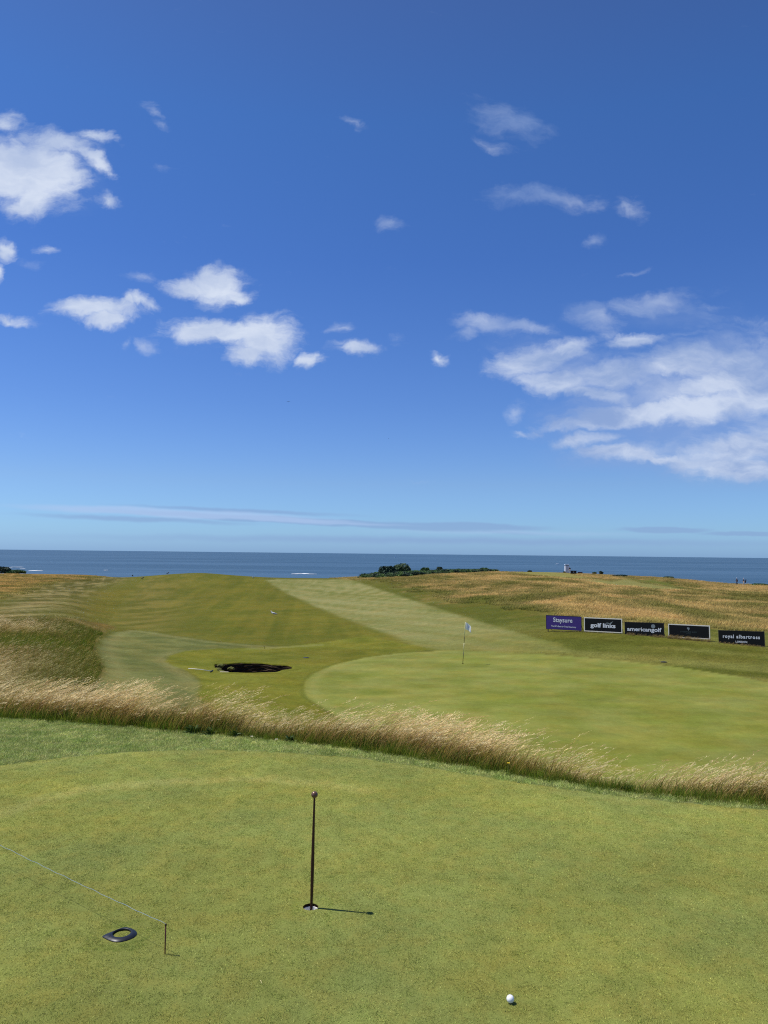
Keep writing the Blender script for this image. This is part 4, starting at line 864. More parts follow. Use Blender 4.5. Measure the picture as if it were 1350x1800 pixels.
# ------------------------------------------------------------------ flagstick on the main green
p, gz0 = hit(813.5, 1167); d_ = p[1]
def at_depth(u, v, y):
    dx, dy, dz = ray(u, v); return Vector((dx/dy*y, y, EYE+dz/dy*y))
top = at_depth(818.0, 1093.5, d_); fb = Vector((p[0], p[1], gz0)); axis = top-fb; ql = axis.normalized(); HL = axis.length
fs_ = empty('flagstick', fb); tag(fs_, 'leaning flagstick with a white flag standing on the main green', 'flagstick')
segs = [(0, .28, 'b'), (.28, .50, 'w'), (.50, .66, 'b'), (.66, 1.0, 'w')]
for a_, b_, cn in segs:
    bm = bmesh.new(); bm_lathe(bm, [(0, a_*HL), (.014, a_*HL), (.014, b_*HL), (0, b_*HL)], 10, axis=ql)
    bm_obj('pole_section', bm, mat('flag_black', (26, 26, 22), .5) if cn == 'b' else mat('flag_cream', (226, 222, 170), .45, var=.05), fs_, True)
bm = bmesh.new(); bm_lathe(bm, [(0, .006), (.054, .006), (.054, .010), (0, .010)], 20); bm_obj('dark_hole_disc', bm, mat('soil', (52, 38, 26)), fs_)  # dark disc on the turf stands in for the shaded inside of the hole
bm = bmesh.new(); NXF, NZF = 14, 10; grid = []
for j in range(NZF+1):
    row = []
    for i in range(NXF+1):
        s_, t = i/NXF, j/NZF; L = .34; hgt = .36
        x = s_*L*.86; z = -t*hgt - .17*s_*s_*(1-.25*t) - .07*s_; y = .05*math.sin(s_*7.5+t*1.2)*s_
        row.append(bm.verts.new(ql*(HL-.01)+Vector((x+.012, y, z))))
    grid.append(row)
for j in range(NZF):
    for i in range(NXF): bm.faces.new((grid[j][i], grid[j][i+1], grid[j+1][i+1], grid[j+1][i]))
mfl = bpy.data.materials.new('flag_cloth'); mfl.use_nodes = True; T = NT(mfl.node_tree); T.n.clear()
cl = T.mix(T.ramp(T.noise(T.node('ShaderNodeTexCoord').outputs['Object'], 30, 3), .3, .7), (.80, .80, .80), (.88, .88, .86))
T.node('ShaderNodeOutputMaterial', ins={0: T.node('ShaderNodeMixShader', ins={0: .55, 1: T.node('ShaderNodeBsdfDiffuse', ins={0: cl}).outputs[0], 2: T.node('ShaderNodeBsdfTranslucent', ins={0: cl}).outputs[0]}).outputs[0]})
fg = bm_obj('flag', bm, mfl, fs_, True); 
bm = bmesh.new(); sh = [(.5, .28), (.57, .32), (.59, .45), (.55, .58), (.5, .66), (.45, .58), (.41, .45), (.43, .32)]
V_ = []
for s_, t in sh:
    x = s_*.34*.86; z = -t*.36-.17*s_*s_*(1-.25*t)-.07*s_; y = .05*math.sin(s_*7.5+t*1.2)*s_-.006; V_.append(bm.verts.new(ql*(HL-.01)+Vector((x+.012, y, z))))
bm.faces.new(V_); bm_obj('crest', bm, mat('crest_blue', (178, 186, 216), .7), fs_)

# ------------------------------------------------------------------ advertising boards
LA = np.array([10.87, 51.5]); LB = np.array([21.8, 44.0]); LE = (LB-LA)/np.linalg.norm(LB-LA)
def on_line(u, v):
    dx, dy, _ = ray(u, v); k = dx/dy; t = (k*LA[1]-LA[0])/(LE[0]-k*LE[1]); return LA+LE*t
def text_obj(name, body, mtl, parent, cx, cz, w=None, h=None, bold=0.0, y=-0.016, space=1.0, shear=0):
    cu = bpy.data.curves.new(name, 'FONT'); cu.body = body; cu.size = 1; cu.extrude = .01; cu.offset = bold; cu.space_character = space; cu.shear = shear; cu.resolution_u = 3
    to = bpy.data.objects.new(name, cu); COL.objects.link(to); dg = bpy.context.evaluated_depsgraph_get(); me = bpy.data.meshes.new_from_object(to.evaluated_get(dg)); bpy.data.objects.remove(to)
    V = np.array([v.co[:] for v in me.vertices]); mn, mx = V.min(0), V.max(0); sx = w/(mx[0]-mn[0]) if w else None; sz = h/(mx[1]-mn[1]) if h else None
    sx = sx or sz; sz = sz or sx; c0 = (mn+mx)/2
    N = np.stack([(V[:, 0]-c0[0])*sx+cx, np.where(V[:, 2] > 0, y-.003, y+.003), (V[:, 1]-c0[1])*sz+cz], 1)
    me.vertices.foreach_set('co', N.astype(np.float32).ravel()); me.update(); me.materials.clear(); me.materials.append(mtl)
    o = bpy.data.objects.new(name, me); COL.objects.link(o); o.parent = parent; return o
def flat_shape(name, pts, mtl, parent, y=-0.016):
    bm = bmesh.new(); a_ = [bm.verts.new((x, y-.003, z)) for x, z in pts]; b_ = [bm.verts.new((x, y+.003, z)) for x, z in pts]; n = len(pts)
    bm.faces.new(a_); bm.faces.new(b_[::-1])
    for k in range(n): bm.faces.new((a_[k], b_[k], b_[(k+1) % n], a_[(k+1) % n]))
    return bm_obj(name, bm, mtl, parent)
M_PUR = mat('print_purple', (62, 40, 120), .5, var=.06, scale=2); M_BLK = mat('print_black', (14, 14, 17), .45, var=.1, scale=3, spec=.3); M_WHT = mat('print_white', (225, 228, 230), .6, var=.03)
M_FW = mat('board_edge_white', (236, 230, 214), .6, var=.05); M_FD = mat('board_edge_dark', (58, 50, 44), .6); M_POST = mat('post_timber', (86, 70, 52), .8, var=.4, scale=15); M_GRY = mat('print_grey', (130, 140, 142), .6); M_DIM = mat('print_dim', (64, 78, 78), .6)
BOARDS = [((960, 1105.5), (1022.5, 1109), (960, 1081), 'purple', M_PUR, M_FD), ((1027, 1109.5), (1094, 1113), (1027, 1085), 'white', M_BLK, M_FW), ((1098.5, 1116), (1168, 1119), (1098, 1093), 'black', M_BLK, M_FD),
          ((1175, 1120), (1248.5, 1124), (1175, 1096.5), 'white', M_BLK, M_FW), ((1263.5, 1133), (1345, 1136.5), (1264, 1107.5), 'black', M_BLK, M_FD)]
BL_ = ['purple board with white lettering, first of the row of boards beside the green', 'black board with white edge and golf links lettering, second in the row', 'black board with large white americangolf lettering and a grey ball mark, middle of the row',
       'black board with white edge, small grey emblem and faint lettering, fourth in row', 'black board with spaced royal albartross lettering at the right end of the row']
for bi, (b0, b1, t0, kind_, mp_, mf) in enumerate(BOARDS):
    A = on_line(*b0); B = on_line(*b1); Wd = float(np.linalg.norm(B-A)); zA = at_depth(b0[0], b0[1], A[1]).z; zB = at_depth(b1[0], b1[1], B[1]).z; Hh = at_depth(t0[0], t0[1], A[1]).z-zA
    mid = (A+B)/2; gz_ = (zA+zB)/2; o = empty('advertising_board', (mid[0], mid[1], gz_), math.atan2(LE[1], LE[0])); tilt = math.atan2(zB-zA, Wd); o.rotation_euler = (0, -tilt, math.atan2(LE[1], LE[0]))
    o.rotation_mode = 'XYZ'; tag(o, BL_[bi], 'advertising board', 'advertising boards in a row beside the green')
    fw = .052 if kind_ == 'white' else .022
    bm = bmesh.new(); bm_box(bm, (0, 0, Hh/2), (Wd-2*fw, .024, Hh-2*fw)); bm_obj('panel', bm, mp_, o)
    for (cx, cz, sx, sz) in ((0, Hh-fw/2, Wd, fw), (0, fw/2, Wd, fw), (-Wd/2+fw/2, Hh/2, fw, Hh-2*fw), (Wd/2-fw/2, Hh/2, fw, Hh-2*fw)):
        bm = bmesh.new(); bm_box(bm, (cx, 0, cz), (sx, .036, sz)); bm_obj('edge_strip', bm, mf, o)
    for sx in (-1, 1):
        bm = bmesh.new(); bm_box(bm, (sx*(Wd/2-.12), .05, Hh/2-.14), (.05, .05, Hh+.2)); bm_obj('post', bm, M_POST, o)
        bm = bmesh.new(); bm_tube(bm, [(sx*(Wd/2-.12), .06, Hh*.75), (sx*(Wd/2-.12), .62, -.1)], .02, 6); bm_obj('brace', bm, M_POST, o)
    if bi == 0:
        text_obj('lettering', 'Staysure', M_WHT, o, -.05, Hh*.64, w=Wd*.54, h=Hh*.42, bold=.012); text_obj('lettering', "The UK's Best for Travel Insurance.", M_WHT, o, 0, Hh*.235, w=Wd*.70, h=Hh*.115, bold=.01)
    if bi == 1:
        text_obj('lettering', 'golf links', M_WHT, o, 0, Hh*.43, w=Wd*.66, h=Hh*.40, bold=.035)
        cv = lambda x0, z0, pts: [(x0+a_*Wd, z0+b_*Hh) for a_, b_ in pts]
        flat_shape('bird_mark', cv(.02, .62*Hh, [(.06, .0), (.09, .06), (.13, .07), (.17, .0), (.20, .09), (.27, .20), (.245, .125), (.22, .03), (.185, -.12), (.15, -.02), (.11, .01), (.08, .0)]), M_GRY, o)
    if bi == 2:
        text_obj('lettering', 'americangolf', M_WHT, o, 0, Hh*.43, w=Wd*.87, h=Hh*.40, bold=.022)
        flat_shape('ball_mark', [(Wd*.23+.125*math.cos(t), Hh*.73+.125*math.sin(t)) for t in np.linspace(0, 6.28, 24, endpoint=False)], M_GRY, o, y=-.0165)
    if bi == 3:
        flat_shape('emblem', [(-.03+a_*.09, Hh*.70+b_*.11) for a_, b_ in ((0, 1), (.45, .3), (.95, .75), (.8, -.2), (.1, -1.1), (-.2, -.3), (-.75, -.1), (-.7, .5))], M_GRY, o)
        text_obj('lettering', 'LA GRANDE WEST', M_DIM, o, 0, Hh*.46, w=Wd*.40, h=Hh*.09); text_obj('lettering', 'HOTEL', M_DIM, o, 0, Hh*.33, w=Wd*.12, h=Hh*.07)
    if bi == 4:
        text_obj('lettering', 'royal albartross', M_WHT, o, 0, Hh*.56, w=Wd*.80, h=Hh*.32, bold=.03, space=1.25); text_obj('lettering', 'LONDON', M_WHT, o, 0, Hh*.25, w=Wd*.25, h=Hh*.13, bold=.03, space=1.2)
# grass grown up against the feet of the boards
gx = []; 
for bi, dens_, hh in ((0, 16, .22), (1, 16, .22), (2, 34, .32), (3, 80, .42), (4, 50, .22)):
    A = on_line(*BOARDS[bi][0]); B = on_line(*BOARDS[bi][1])
    for k in range(dens_):
        t = U(0.0, 1.02); q2 = A+(B-A)*t+np.array([-.566, -.825])*U(.05, .35); gx.append((q2[0], q2[1], hh*U(.7, 1.2)))
gx = np.array(gx); gc = ground_colour(gx[:, 0], gx[:, 1])[0]
thin = proto_col('thin_protos', [tuft(i, .16, 26, .15, .42, .011).build('thin_%02d' % i, M_TALL) for i in range(4)])
scatter('board_grass', thin, np.stack([gx[:, 0], gx[:, 1], base_z(gx[:, 0], gx[:, 1])], 1), rng.uniform(-1, 1, len(gx)), gx[:, 2]*1.7, 4, arr_tint(1.6*np.tile(C(150, 132, 88), (len(gx), 1)), .8, 1.2))

# small flat sprinkler covers and the little stake
for (u, v), lb in (((538, 1156.5), 'dark round sprinkler cover in the turf right of the bunker'), ((1167, 1164), 'dark round sprinkler cover in the turf below the row of boards')):
    p, g0 = hit(u, v); o = empty('sprinkler_cover', (p[0], p[1], g0)); tag(o, lb, 'sprinkler cover', 'sprinkler covers in the mown turf')
    bm = bmesh.new(); bm_lathe(bm, [(.15, -.03), (.15, .02), (.13, .03), (.0, .034)], 24); bm_obj('lid', bm, mat('lid_dark', (34, 36, 30), .6), o, False)
    bm = bmesh.new(); bm_lathe(bm, [(.15, .0), (.175, .006), (.17, .02), (.152, .018)], 24); bm_obj('rim', bm, mat('lid_rim', (70, 68, 50), .8), o)
p, g0 = hit(465, 1140.5); o = empty('marker_stake', (p[0], p[1], g0)); tag(o, 'tiny dark stake with a bent top standing on the pale line beyond the bunker', 'stake')
bm = bmesh.new(); bm_tube(bm, [(0, 0, -.02), (-.02, 0, .10), (-.05, 0, .19)], [.012, .011, .009], 6); bm_obj('shaft', bm, mat('stake_brown', (92, 56, 40), .7), o)
bm = bmesh.new(); bm_tube(bm, [(-.015, 0, .10), (.03, 0, .16)], [.008, .005], 6); bm_obj('hook', bm, mat('stake_brown', (92, 56, 40), .7), o)

# ------------------------------------------------------------------ birds
def skin_obj(name, pts, edges, m, parent, sub=1):
    me = bpy.data.meshes.new(name); me.from_pydata([p[:3] for p in pts], edges, []); o = bpy.data.objects.new(name, me); COL.objects.link(o); o.parent = parent
    md = o.modifiers.new('skin', 'SKIN'); md.use_smooth_shade = True
    for v, p in zip(me.skin_vertices[0].data, pts): v.radius = (p[3], p[4] if len(p) > 4 else p[3])
    me.skin_vertices[0].data[0].use_root = True
    sb = o.modifiers.new('sub', 'SUBSURF'); sb.levels = sub; sb.render_levels = sub; me.materials.append(m); return o
def gull(loc, rz, s, label, dark=False):
    o = empty('crow' if dark else 'gull', loc, rz); tag(o, label, 'crow' if dark else 'seagull', 'dark birds on the far left crest' if dark else 'gulls standing on the fairway'); o.scale = (s, s, s)
    b = mat('gull_white', (240, 240, 234), .7, var=.04) if not dark else mat('crow_black', (20, 20, 22), .5); w = mat('gull_grey', (140, 146, 156), .7) if not dark else b; l = mat('gull_leg', (190, 130, 110), .6) if not dark else b
    skin_obj('body', [(.02, 0, .20, .075, .08), (-.10, 0, .24, .075, .08), (-.17, 0, .31, .045), (-.19, 0, .375, .036), (-.225, 0, .39, .028), (.13, 0, .165, .05, .045), (.25, 0, .13, .03, .014)], [(0, 1), (1, 2), (2, 3), (3, 4), (0, 5), (5, 6)], b, o, 2)
    bm = bmesh.new(); bm_lathe(bm, [(.013, 0), (.010, .035), (0, .06)], 8, base=(-.245, 0, .388), axis=(-1, 0, -.15)); bm_obj('beak', bm, mat('gull_beak', (224, 180, 60), .5) if not dark else b, o)
    for sy in (-1, 1):
        bm = bmesh.new(); P = [(-.10, .06, .27), (0, .088, .25), (.12, .07, .20), (.24, .035, .165), (.33, .015, .145)]; R0 = [.02, .055, .05, .028, .006]; rr = []
        for (x, y, z), r in zip(P, R0): rr.append([bm.verts.new((x, sy*(y+.012), z+r*.55)), bm.verts.new((x, sy*(y+.024), z)), bm.verts.new((x, sy*(y+.006), z-r))])
        for a_, b_ in zip(rr, rr[1:]):
            for j in range(2): bm.faces.new((a_[j], a_[j+1], b_[j+1], b_[j]))
        wg = bm_obj('wing', bm, w, o, True); wg.modifiers.new('th', 'SOLIDIFY').thickness = .012
        bm = bmesh.new(); bm_tube(bm, [(.0, sy*.03, .14), (.01, sy*.032, .0), (-.03, sy*.032, .004)], [.008, .006, .005], 6); bm_obj('leg', bm, l, o)
p, g0 = hit(481, 1083); gull((p[0], p[1], g0), math.radians(0), 1.25, 'white gull with grey wings standing mid fairway, facing left')
p, g0 = hit(445, 1017.5); gull((p[0], p[1], g0), math.radians(60), 1.3, 'distant white gull on the crest of the fairway')
for (u, v), lb in (((233, 1013.2), 'dark crow at the left notch of the skyline'), ((250.5, 1018.5), 'dark crow lower on the turf just below the skyline notch'), ((295, 1008.3), 'dark crow up on the rising skyline')):
    p, g0 = hit(u, v); gull((p[0], p[1], g0), random.uniform(0, 6), 1.5, lb, True)
def flyer(u, v, y, span, rz, label):
    c0 = at_depth(u, v, y); o = empty('flying_gull', c0, rz); tag(o, label, 'flying bird', 'birds flying high over the sea'); s = span
    b = mat('flyer_dark', (58, 66, 86), .7)
    skin_obj('body', [(0, 0, 0, .05*s), (.18*s, 0, 0, .03*s), (-.16*s, 0, 0, .035*s), (-.24*s, 0, 0, .012*s)], [(0, 1), (0, 2), (2, 3)], b, o)
    for sy in (-1, 1):
        bm = bmesh.new(); P = [(.03, 0, 0, .1), (.06, .22, .05, .09), (.0, .5, .01, .02)]; rr = [[bm.verts.new((x*s+c*s, sy*y_*s, z*s)), bm.verts.new((x*s-c*s, sy*y_*s, z*s))] for x, y_, z, c in P]
        for a_, b_ in zip(rr, rr[1:]): bm.faces.new((a_[0], a_[1], b_[1], b_[0]))
        w_ = bm_obj('wing', bm, b, o); w_.modifiers.new('th', 'SOLIDIFY').thickness = .02*s
flyer(507, 706, 260, 1.25, 1.5, 'tiny dark gull flying in the blue left of centre'); flyer(683, 771, 420, 1.2, .3, 'tinier dark speck of a bird flying right of centre')

# ------------------------------------------------------------------ people
def person(u, v, rz, pose, cols, label, sc_=1.0):
    p, g0 = hit(u, v, 150); o = empty('person', (p[0], p[1], g0), rz); tag(o, label, 'person'); o.scale = (sc_,)*3
    skin = mat('skin_tone', (198, 150, 122), .6, var=.05); shirt, trous, cap = cols
    # x forward, y left
    sw = {'walk': .20, 'stand': .05}[pose]; sh = (0.03, 0, 1.42); hip = (0, 0, .93)
    legs = []
    for sy, f in ((1, sw), (-1, -sw)):
        legs.append([(0, sy*.09, .90, .085), (f*.55+.03, sy*.10, .50, .06), (f*1.15, sy*.10, .09, .042), (f*1.15+.12, sy*.10, .035, .035)])
    arms = []
    for sy, f in ((1, -sw), (-1, sw)):
        arms.append([(0.02, sy*.19, 1.41, .055), (f*.4, sy*.25, 1.15, .042), (f*.9+.08, sy*.24, .93, .032), (f*1.05+.13, sy*.235, .85, .03)])
    pts = [(0, 0, .95, .13, .10), (0, 0, 1.15, .12, .09), (.01, 0, 1.36, .15, .09), (.02, 0, 1.50, .05), (.035, 0, 1.58, .075, .07), (.04, 0, 1.68, .085, .08), (.04, 0, 1.75, .05)]; ed = [(i, i+1) for i in range(6)]
    for L in legs: n0 = len(pts); pts += L; ed += [(0, n0)]+[(n0+i, n0+i+1) for i in range(3)]
    for L in arms: n0 = len(pts); pts += L; ed += [(2, n0)]+[(n0+i, n0+i+1) for i in range(3)]
    skin_obj('body', pts, ed, skin, o, 1)
    g = 1.22; st_p = [(0, 0, .95, .155, .125), (0, 0, 1.15, .15, .12), (.01, 0, 1.37, .18, .125), (.015, 0, 1.47, .08)]; ed = [(0, 1), (1, 2), (2, 3)]
    for L in arms: n0 = len(st_p); st_p += [(a, b_, c, r*1.35) for a, b_, c, r in L[:3]]; ed += [(2, n0), (n0, n0+1), (n0+1, n0+2)]
    skin_obj('jacket', st_p, ed, shirt, o, 1)
    tp_ = [(0, 0, .98, .15, .13)]; ed = []
    for L in legs: n0 = len(tp_); tp_ += [(a, b_, c, r*1.25) for a, b_, c, r in L[:3]]; ed += [(0, n0), (n0, n0+1), (n0+1, n0+2)]
    skin_obj('trousers', tp_, ed, trous, o, 1)
    for L in legs: bm = bmesh.new(); bm_box(bm, (L[3][0]-.04, L[3][1], .045), (.28, .10, .09), .03); bm_obj('shoe', bm, mat('shoe_white', (215, 212, 205), .6), o, True)
    bm = bmesh.new(); bm_lathe(bm, [(.105, 0), (.102, .05), (.07, .10), (0, .12)], 16, base=(.03, 0, 1.69)); bm_box(bm, (.15, 0, 1.695), (.12, .15, .015)); bm_obj('cap', bm, cap, o, True)
    return o
navy = mat('cloth_navy', (24, 28, 50), .85); black = mat('cloth_black', (20, 20, 24), .85); khaki = mat('cloth_pale', (205, 195, 180), .85); white = mat('cloth_white', (226, 226, 226), .8); pale = mat('cap_pale', (200, 208, 220), .8)
p1 = person(1295.5, 1028.5, math.radians(175), 'walk', (navy, navy, pale), 'golfer in all navy clothes and a pale cap, walking left on the far right skyline')
p2 = person(1307.5, 1029, math.radians(165), 'walk', (navy, khaki, pale), 'golfer in a dark top and pale trousers carrying a bag on the far right skyline')
bm = bmesh.new(); q = p2.location; bm_lathe(bm, [(0, 0), (.12, .0), (.13, .75), (.12, .85), (0, .84)], 14, axis=(.25, .15, 1)); bag = bm_obj('golf_bag', bm, mat('bag_dark', (28, 30, 52), .7), None, True); bag.location = q+Vector((.42, .1, .62)); tag(bag, 'dark golf bag carried by the golfer in pale trousers', 'golf bag')
bm = bmesh.new(); bm_tube(bm, [(0, 0, .0), (-.9, .1, -.05)], .014, 6); c_o = bm_obj('golf_club', bm, mat('steel', (170, 172, 176), .3, metal=.9), None); c_o.location = q+Vector((-.15, 0, .88)); tag(c_o, 'thin golf club carried level between the two golfers', 'golf club')
p3 = person(1001.5, 1006.5, math.radians(-100), 'stand', (black, khaki, mat('cap_brown', (80, 60, 50), .8)), 'person in a black top and pale trousers standing in front of the white hut')
# white hut on the headland
h0, hz = hit(998.5, 1005.8, 150); hut = empty('starter_hut', (h0[0]-.1, h0[1]+1.2, hz)); tag(hut, 'narrow white hut on the headland beyond the golden hill', 'hut')
Mh = mat('hut_white', (230, 234, 240), .5, var=.06, scale=4); bm = bmesh.new(); bm_box(bm, (0, 0, .95), (1.15, 1.15, 2.0), .02); bm_obj('wall', bm, Mh, hut)
bm = bmesh.new(); bm_box(bm, (0, 0, 2.08), (1.0, 1.0, .26)); bm_obj('window', bm, mat('hut_glass', (90, 120, 150), .15), hut)
for sx in (-1, 1):
    for sy in (-1, 1): bm = bmesh.new(); bm_box(bm, (sx*.54, sy*.54, 2.08), (.07, .07, .26)); bm_obj('post', bm, Mh, hut)
bm = bmesh.new(); bm_box(bm, (0, 0, 2.40), (1.35, 1.35, .38), .08); bm_obj('roof', bm, mat('hut_roof', (196, 214, 232), .5), hut)
bm = bmesh.new(); bm_box(bm, (-.1, -.585, .95), (.62, .03, 1.8), .01); bm_obj('door', bm, mat('hut_door', (206, 212, 220), .5), hut)
# two distant boards
for (u0, u1, v, hh, mm, lb) in ((1003, 1013.3, 1009.0, .85, M_BLK, 'small distant black board beside the person at the hut'), (1015.5, 1024, 1007.8, .36, mat('distant_red', (84, 44, 44), .6), 'low distant dark red board right of the small black one')):
    a_, za = hit(u0, v, 150); b2 = at_depth(u1, v+.05, a_[1]); wd = b2.x-a_[0]; o = empty('distant_board', ((a_[0]+b2.x)/2, a_[1], za)); tag(o, lb, 'advertising board')
    bm = bmesh.new(); bm_box(bm, (0, 0, hh/2+.04), (wd, .04, hh)); bm_obj('panel', bm, mm, o)
    for sx in (-1, 1): bm = bmesh.new(); bm_box(bm, (sx*wd*.4, .06, hh*.4), (.06, .06, hh)); bm_obj('post', bm, M_POST, o)
    if hh > .5: flat_shape('ball_mark', [(.16*math.cos(t), .5+.16*math.sin(t)) for t in np.linspace(0, 6.28, 18, endpoint=False)], M_GRY, o, y=-.026)

# ------------------------------------------------------------------ bushes on the cliff top
def leaf_mat(name, rgb):
    m = bpy.data.materials.new(name); m.use_nodes = True; T = NT(m.node_tree); T.n.clear(); gi = T.node('ShaderNodeNewGeometry')
    k = T.math('MULTIPLY_ADD', T.math('SUBTRACT', gi.outputs['Random Per Island'], .5), .9, 1.0); c = T.node('ShaderNodeVectorMath', operation='SCALE', ins={0: tuple(lin(rgb)*1.6), 'Scale': k}).outputs[0]
    bs = T.node('ShaderNodeBsdfPrincipled', ins={'Base Color': c, 'Roughness': .6, 'Specular IOR Level': .2}); T.node('ShaderNodeOutputMaterial', ins={0: bs.outputs[0]}); return m
LM = [leaf_mat('gorse_leaf', (66, 88, 50)), leaf_mat('thorn_leaf', (78, 92, 62)), leaf_mat('scrub_leaf', (84, 106, 54)), leaf_mat('dark_leaf', (44, 60, 46))]
def crown_mesh(name, rx, ry, rz_, n, leaf, m, seed):
    R = random.Random(seed); bm_v = []; bm_f = []
    lobes = [(R.uniform(-.55, .55)*rx, R.uniform(-.5, .5)*ry, R.uniform(.3, .75)*rz_, R.uniform(.40, .62)) for _ in range(9)]
    for k in range(n):
        lx, ly, lz, lr = R.choice(lobes); th = R.uniform(0, 6.28); cz = R.uniform(-.6, 1); s_ = math.sqrt(max(0, 1-cz*cz)); rr = R.uniform(.7, 1.05)
        c0 = Vector((lx+rx*lr*rr*s_*math.cos(th), ly+ry*lr*rr*s_*math.sin(th), max(.02, lz+rz_*lr*.75*rr*cz)))
        a_ = Vector((R.gauss(0, 1), R.gauss(0, 1), R.gauss(0, 1))).normalized(); b_ = a_.cross(Vector((R.gauss(0, 1), R.gauss(0, 1), R.gauss(0, 1)))).normalized(); l = leaf*R.uniform(.6, 1.4); n0 = len(bm_v)
        bm_v += [c0-a_*l, c0+b_*l*.6, c0+a_*l, c0-b_*l*.6]; bm_f.append((n0, n0+1, n0+2, n0+3))
    for lx, ly, lz, lr in lobes:   # dense inner twigs
        for k in range(14):
            th = R.uniform(0, 6.28); ph = R.uniform(-1, 1); d = Vector((rx*lr*.7*math.cos(th), ry*lr*.7*math.sin(th), rz_*lr*.5*ph)); n0 = len(bm_v); c0 = Vector((lx, ly, max(.05, lz))); e_ = Vector((-d.y, d.x, .3)).normalized()*rx*lr*.5
            bm_v += [c0-e_, c0+d, c0+e_]; bm_f.append((n0, n0+1, n0+2))
    me = bpy.data.meshes.new(name); me.from_pydata(bm_v, [], bm_f); me.materials.append(m); return me
def bush(u, v, wpx, hpx, mi, label, seed, dmin=150):
    p, g0 = hit(u, v, dmin); d = p[1]; rx = wpx/2*d/F_PX; rz_ = hpx*d/F_PX; o = empty('bush', (p[0], p[1]+rx*.3, g0-.1)); tag(o, label, 'bush', 'bushes along the cliff top')
    cm = bpy.data.objects.new('crown', crown_mesh('crown', rx*1.05, rx*.8, rz_*.95, int(600+wpx*70), .12+rx*.045, LM[mi], seed)); COL.objects.link(cm); cm.parent = o
    bm = bmesh.new(); bm_tube(bm, [(0, 0, -.2), (rx*.05, 0, rz_*.25), (rx*.1, 0, rz_*.6)], [rx*.07, rx*.05, rx*.02], 7); bm_tube(bm, [(0, 0, rz_*.1), (-rx*.3, 0, rz_*.55)], [rx*.04, rx*.015], 6); bm_obj('trunk', bm, mat('bark', (70, 58, 46), .9, var=.4, scale=10), o)
for i, (u, v, w, h, mi, lb) in enumerate([
    (683, 1007, 34, 15, 3, 'big dark bush, left of the pair at the left end of the cliff top scrub'), (707, 1006, 32, 17, 1, 'tallest grey green bush, right of the big pair on the cliff top'), (694, 1009, 26, 10, 1, 'low spiky bush filling the foot of the big pair'),
    (663, 1011, 14, 6, 2, 'low bush at the far left foot of the big pair'), (746.5, 1003.5, 17, 9, 0, 'round dark green bush standing alone right of the big pair'), (771, 1003, 12, 8.5, 3, 'small dark bush right of the round one'),
    (728, 1006, 20, 5, 2, 'low green bush between the big pair and the round bush'), (788, 1004, 20, 3.6, 2, 'flat green bush in the thin part of the scrub'), (805.5, 1001.5, 9, 4, 3, 'tiny dark round bush near the middle of the scrub line'), (816, 1002.5, 11, 4, 2, 'tiny paler green bush touching the tiny dark one'),
    (851, 1002.5, 18, 6, 0, 'dark bush at the right end of the scrub line'), (930.5, 1004.8, 9, 2.6, 3, 'very low dark bush alone on the pale crest'), (1056.5, 1006, 8, 5, 3, 'small wind bent bush right of the hut'), (1045, 1005.5, 7, 3, 1, 'tiny sparse bush left of the wind bent one'),
    (992, 1005.5, 4, 2, 3, 'tiny dark bush at the left foot of the hut'), (1090, 1013.5, 28, 2.8, 3, 'long low dark scrub below the headland crest'), (1176, 1014, 20, 3, 1, 'brownish low scrub on the right skyline'),
    (1340, 1028.5, 26, 3, 0, 'dark low hedge at the right edge of the skyline'), (6, 1006, 26, 11, 3, 'dark bush at the left edge of the skyline'), (26, 1007, 34, 6, 0, 'low dark bush trailing right from the left edge')]):
    bush(u, v, w, h, mi, lb, 100+i)
# low scrub mass below them
protos = []
for k in range(4): protos.append(bpy.data.objects.new('scrub_%02d' % k, crown_mesh('scrub_%02d' % k, 1.1, .9, .8, 260, .13, LM[k], 300+k)))
scr = proto_col('scrub_protos', protos); X = rng.uniform(-12, 45, 9000); Y = rng.uniform(140, 240, 9000); k = sd(X, Y, P_SCRUB) > 0; X, Y = X[k][:700], Y[k][:700]
scatter('cliff_scrub', scr, np.stack([X, Y, base_z(X, Y)-.1], 1), rng.uniform(0, 6.28, len(X)), rng.uniform(.35, .95, len(X)), 4, np.ones((len(X), 3)))

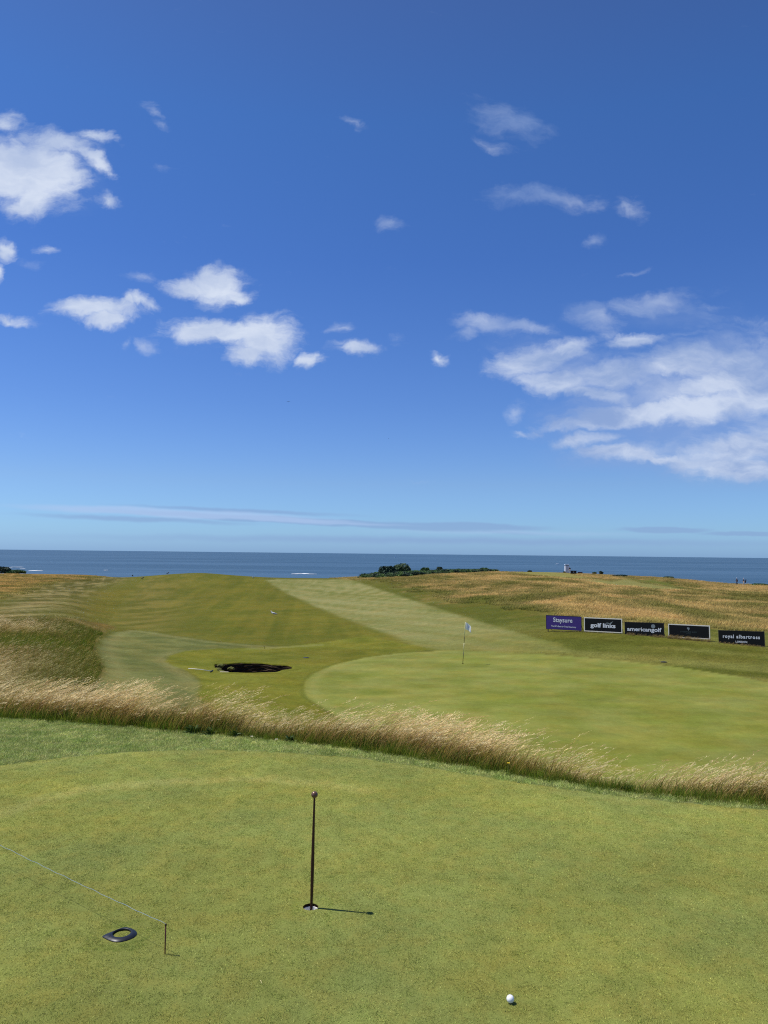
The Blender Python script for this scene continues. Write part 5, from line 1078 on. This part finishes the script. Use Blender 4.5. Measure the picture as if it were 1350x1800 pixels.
# ------------------------------------------------------------------ boats and breaking waves
def sea_at(u, v): q = on_plane(u, v, SEA); return Vector((q[0], q[1], SEA))
c0 = sea_at(695, 980.5); k = c0.y/F_PX; sb = empty('sailing_boat', c0, .3); tag(sb, 'tiny white sailing boat on the sea above the cliff bushes', 'sailing boat'); Ms = mat('sail_white', (240, 240, 240), .7, var=.02)
hgt = 5.6*k
bm = bmesh.new(); bm_box(bm, (0, 0, hgt*.05), (hgt*.42, hgt*.12, hgt*.10), hgt*.02); bm_obj('hull', bm, Ms, sb); bm = bmesh.new(); bm_tube(bm, [(0, 0, 0), (0, 0, hgt)], hgt*.012, 6); bm_obj('mast', bm, Ms, sb)
for nm, tri in (('mainsail', [(.01, 0, .14), (.01, 0, .97), (.24, .02, .14)]), ('jib', [(-.01, 0, .90), (-.01, 0, .13), (-.2, -.02, .12)])):
    bm = bmesh.new(); V_ = [bm.verts.new(Vector(t)*hgt) for t in tri]; bm.faces.new(V_); so = bm_obj(nm, bm, Ms, sb); so.modifiers.new('th', 'SOLIDIFY').thickness = .05
def motor(u, v, wpx, label):
    c0 = sea_at(u, v); L = wpx*c0.y/F_PX; o = empty('motor_boat', c0, .1); tag(o, label, 'motor boat', 'white motor boats on the sea'); bm = bmesh.new()
    secs = [(-.5, .13, .13), (-.2, .15, .14), (.2, .13, .16), (.42, .06, .18), (.5, .004, .2)]; rr = [[bm.verts.new((x*L, -w*L, z*L)), bm.verts.new((x*L, -w*L*.7, 0)), bm.verts.new((x*L, w*L*.7, 0)), bm.verts.new((x*L, w*L, z*L))] for x, w, z in secs]
    for a_, b_ in zip(rr, rr[1:]):
        for j in range(4): bm.faces.new((a_[j], a_[(j+1) % 4], b_[(j+1) % 4], b_[j]))
    bm.faces.new(rr[0]); bm_obj('hull', bm, Ms, o); bm = bmesh.new(); bm_box(bm, (-.05*L, 0, .20*L), (.36*L, .2*L, .12*L), .02*L); bm_obj('cabin', bm, Ms, o)
motor(980.5, 992.0, 6.5, 'white motor boat on the sea left of the hut'); motor(905.5, 1000.5, 2.6, 'tiny white boat low on the sea left of the motor boat')
M_FOAM = mat('foam', (236, 240, 242), .9, var=.1)
bm = bmesh.new()
for (u, v, w, h) in ((518, 1009.2, 12, .6), (532, 1008.7, 22, .8), (548, 1009.3, 18, .4), (62, 1003.3, 13, 1.3), (12, 997.5, 16, .5), (30, 997.0, 22, .3), (40, 1000, 9, .3), (186, 1002.5, 5, .5)):
    c0 = sea_at(u, v); k = c0.y/F_PX; ky = c0.y*c0.y/F_PX/27.5; n = 22; V_ = []
    for i in range(n):
        t = 2*math.pi*i/n; r = 1+.35*math.sin(3*t+u)+.2*math.sin(7*t+v); V_.append(bm.verts.new(c0+Vector((w/2*k*math.cos(t)*(1+.1*math.sin(5*t)), h/2*ky*math.sin(t)*r, .35))))
    bm.faces.new(V_)
fo = bm_obj('sea_foam', bm, M_FOAM); tag(fo, kind='stuff')
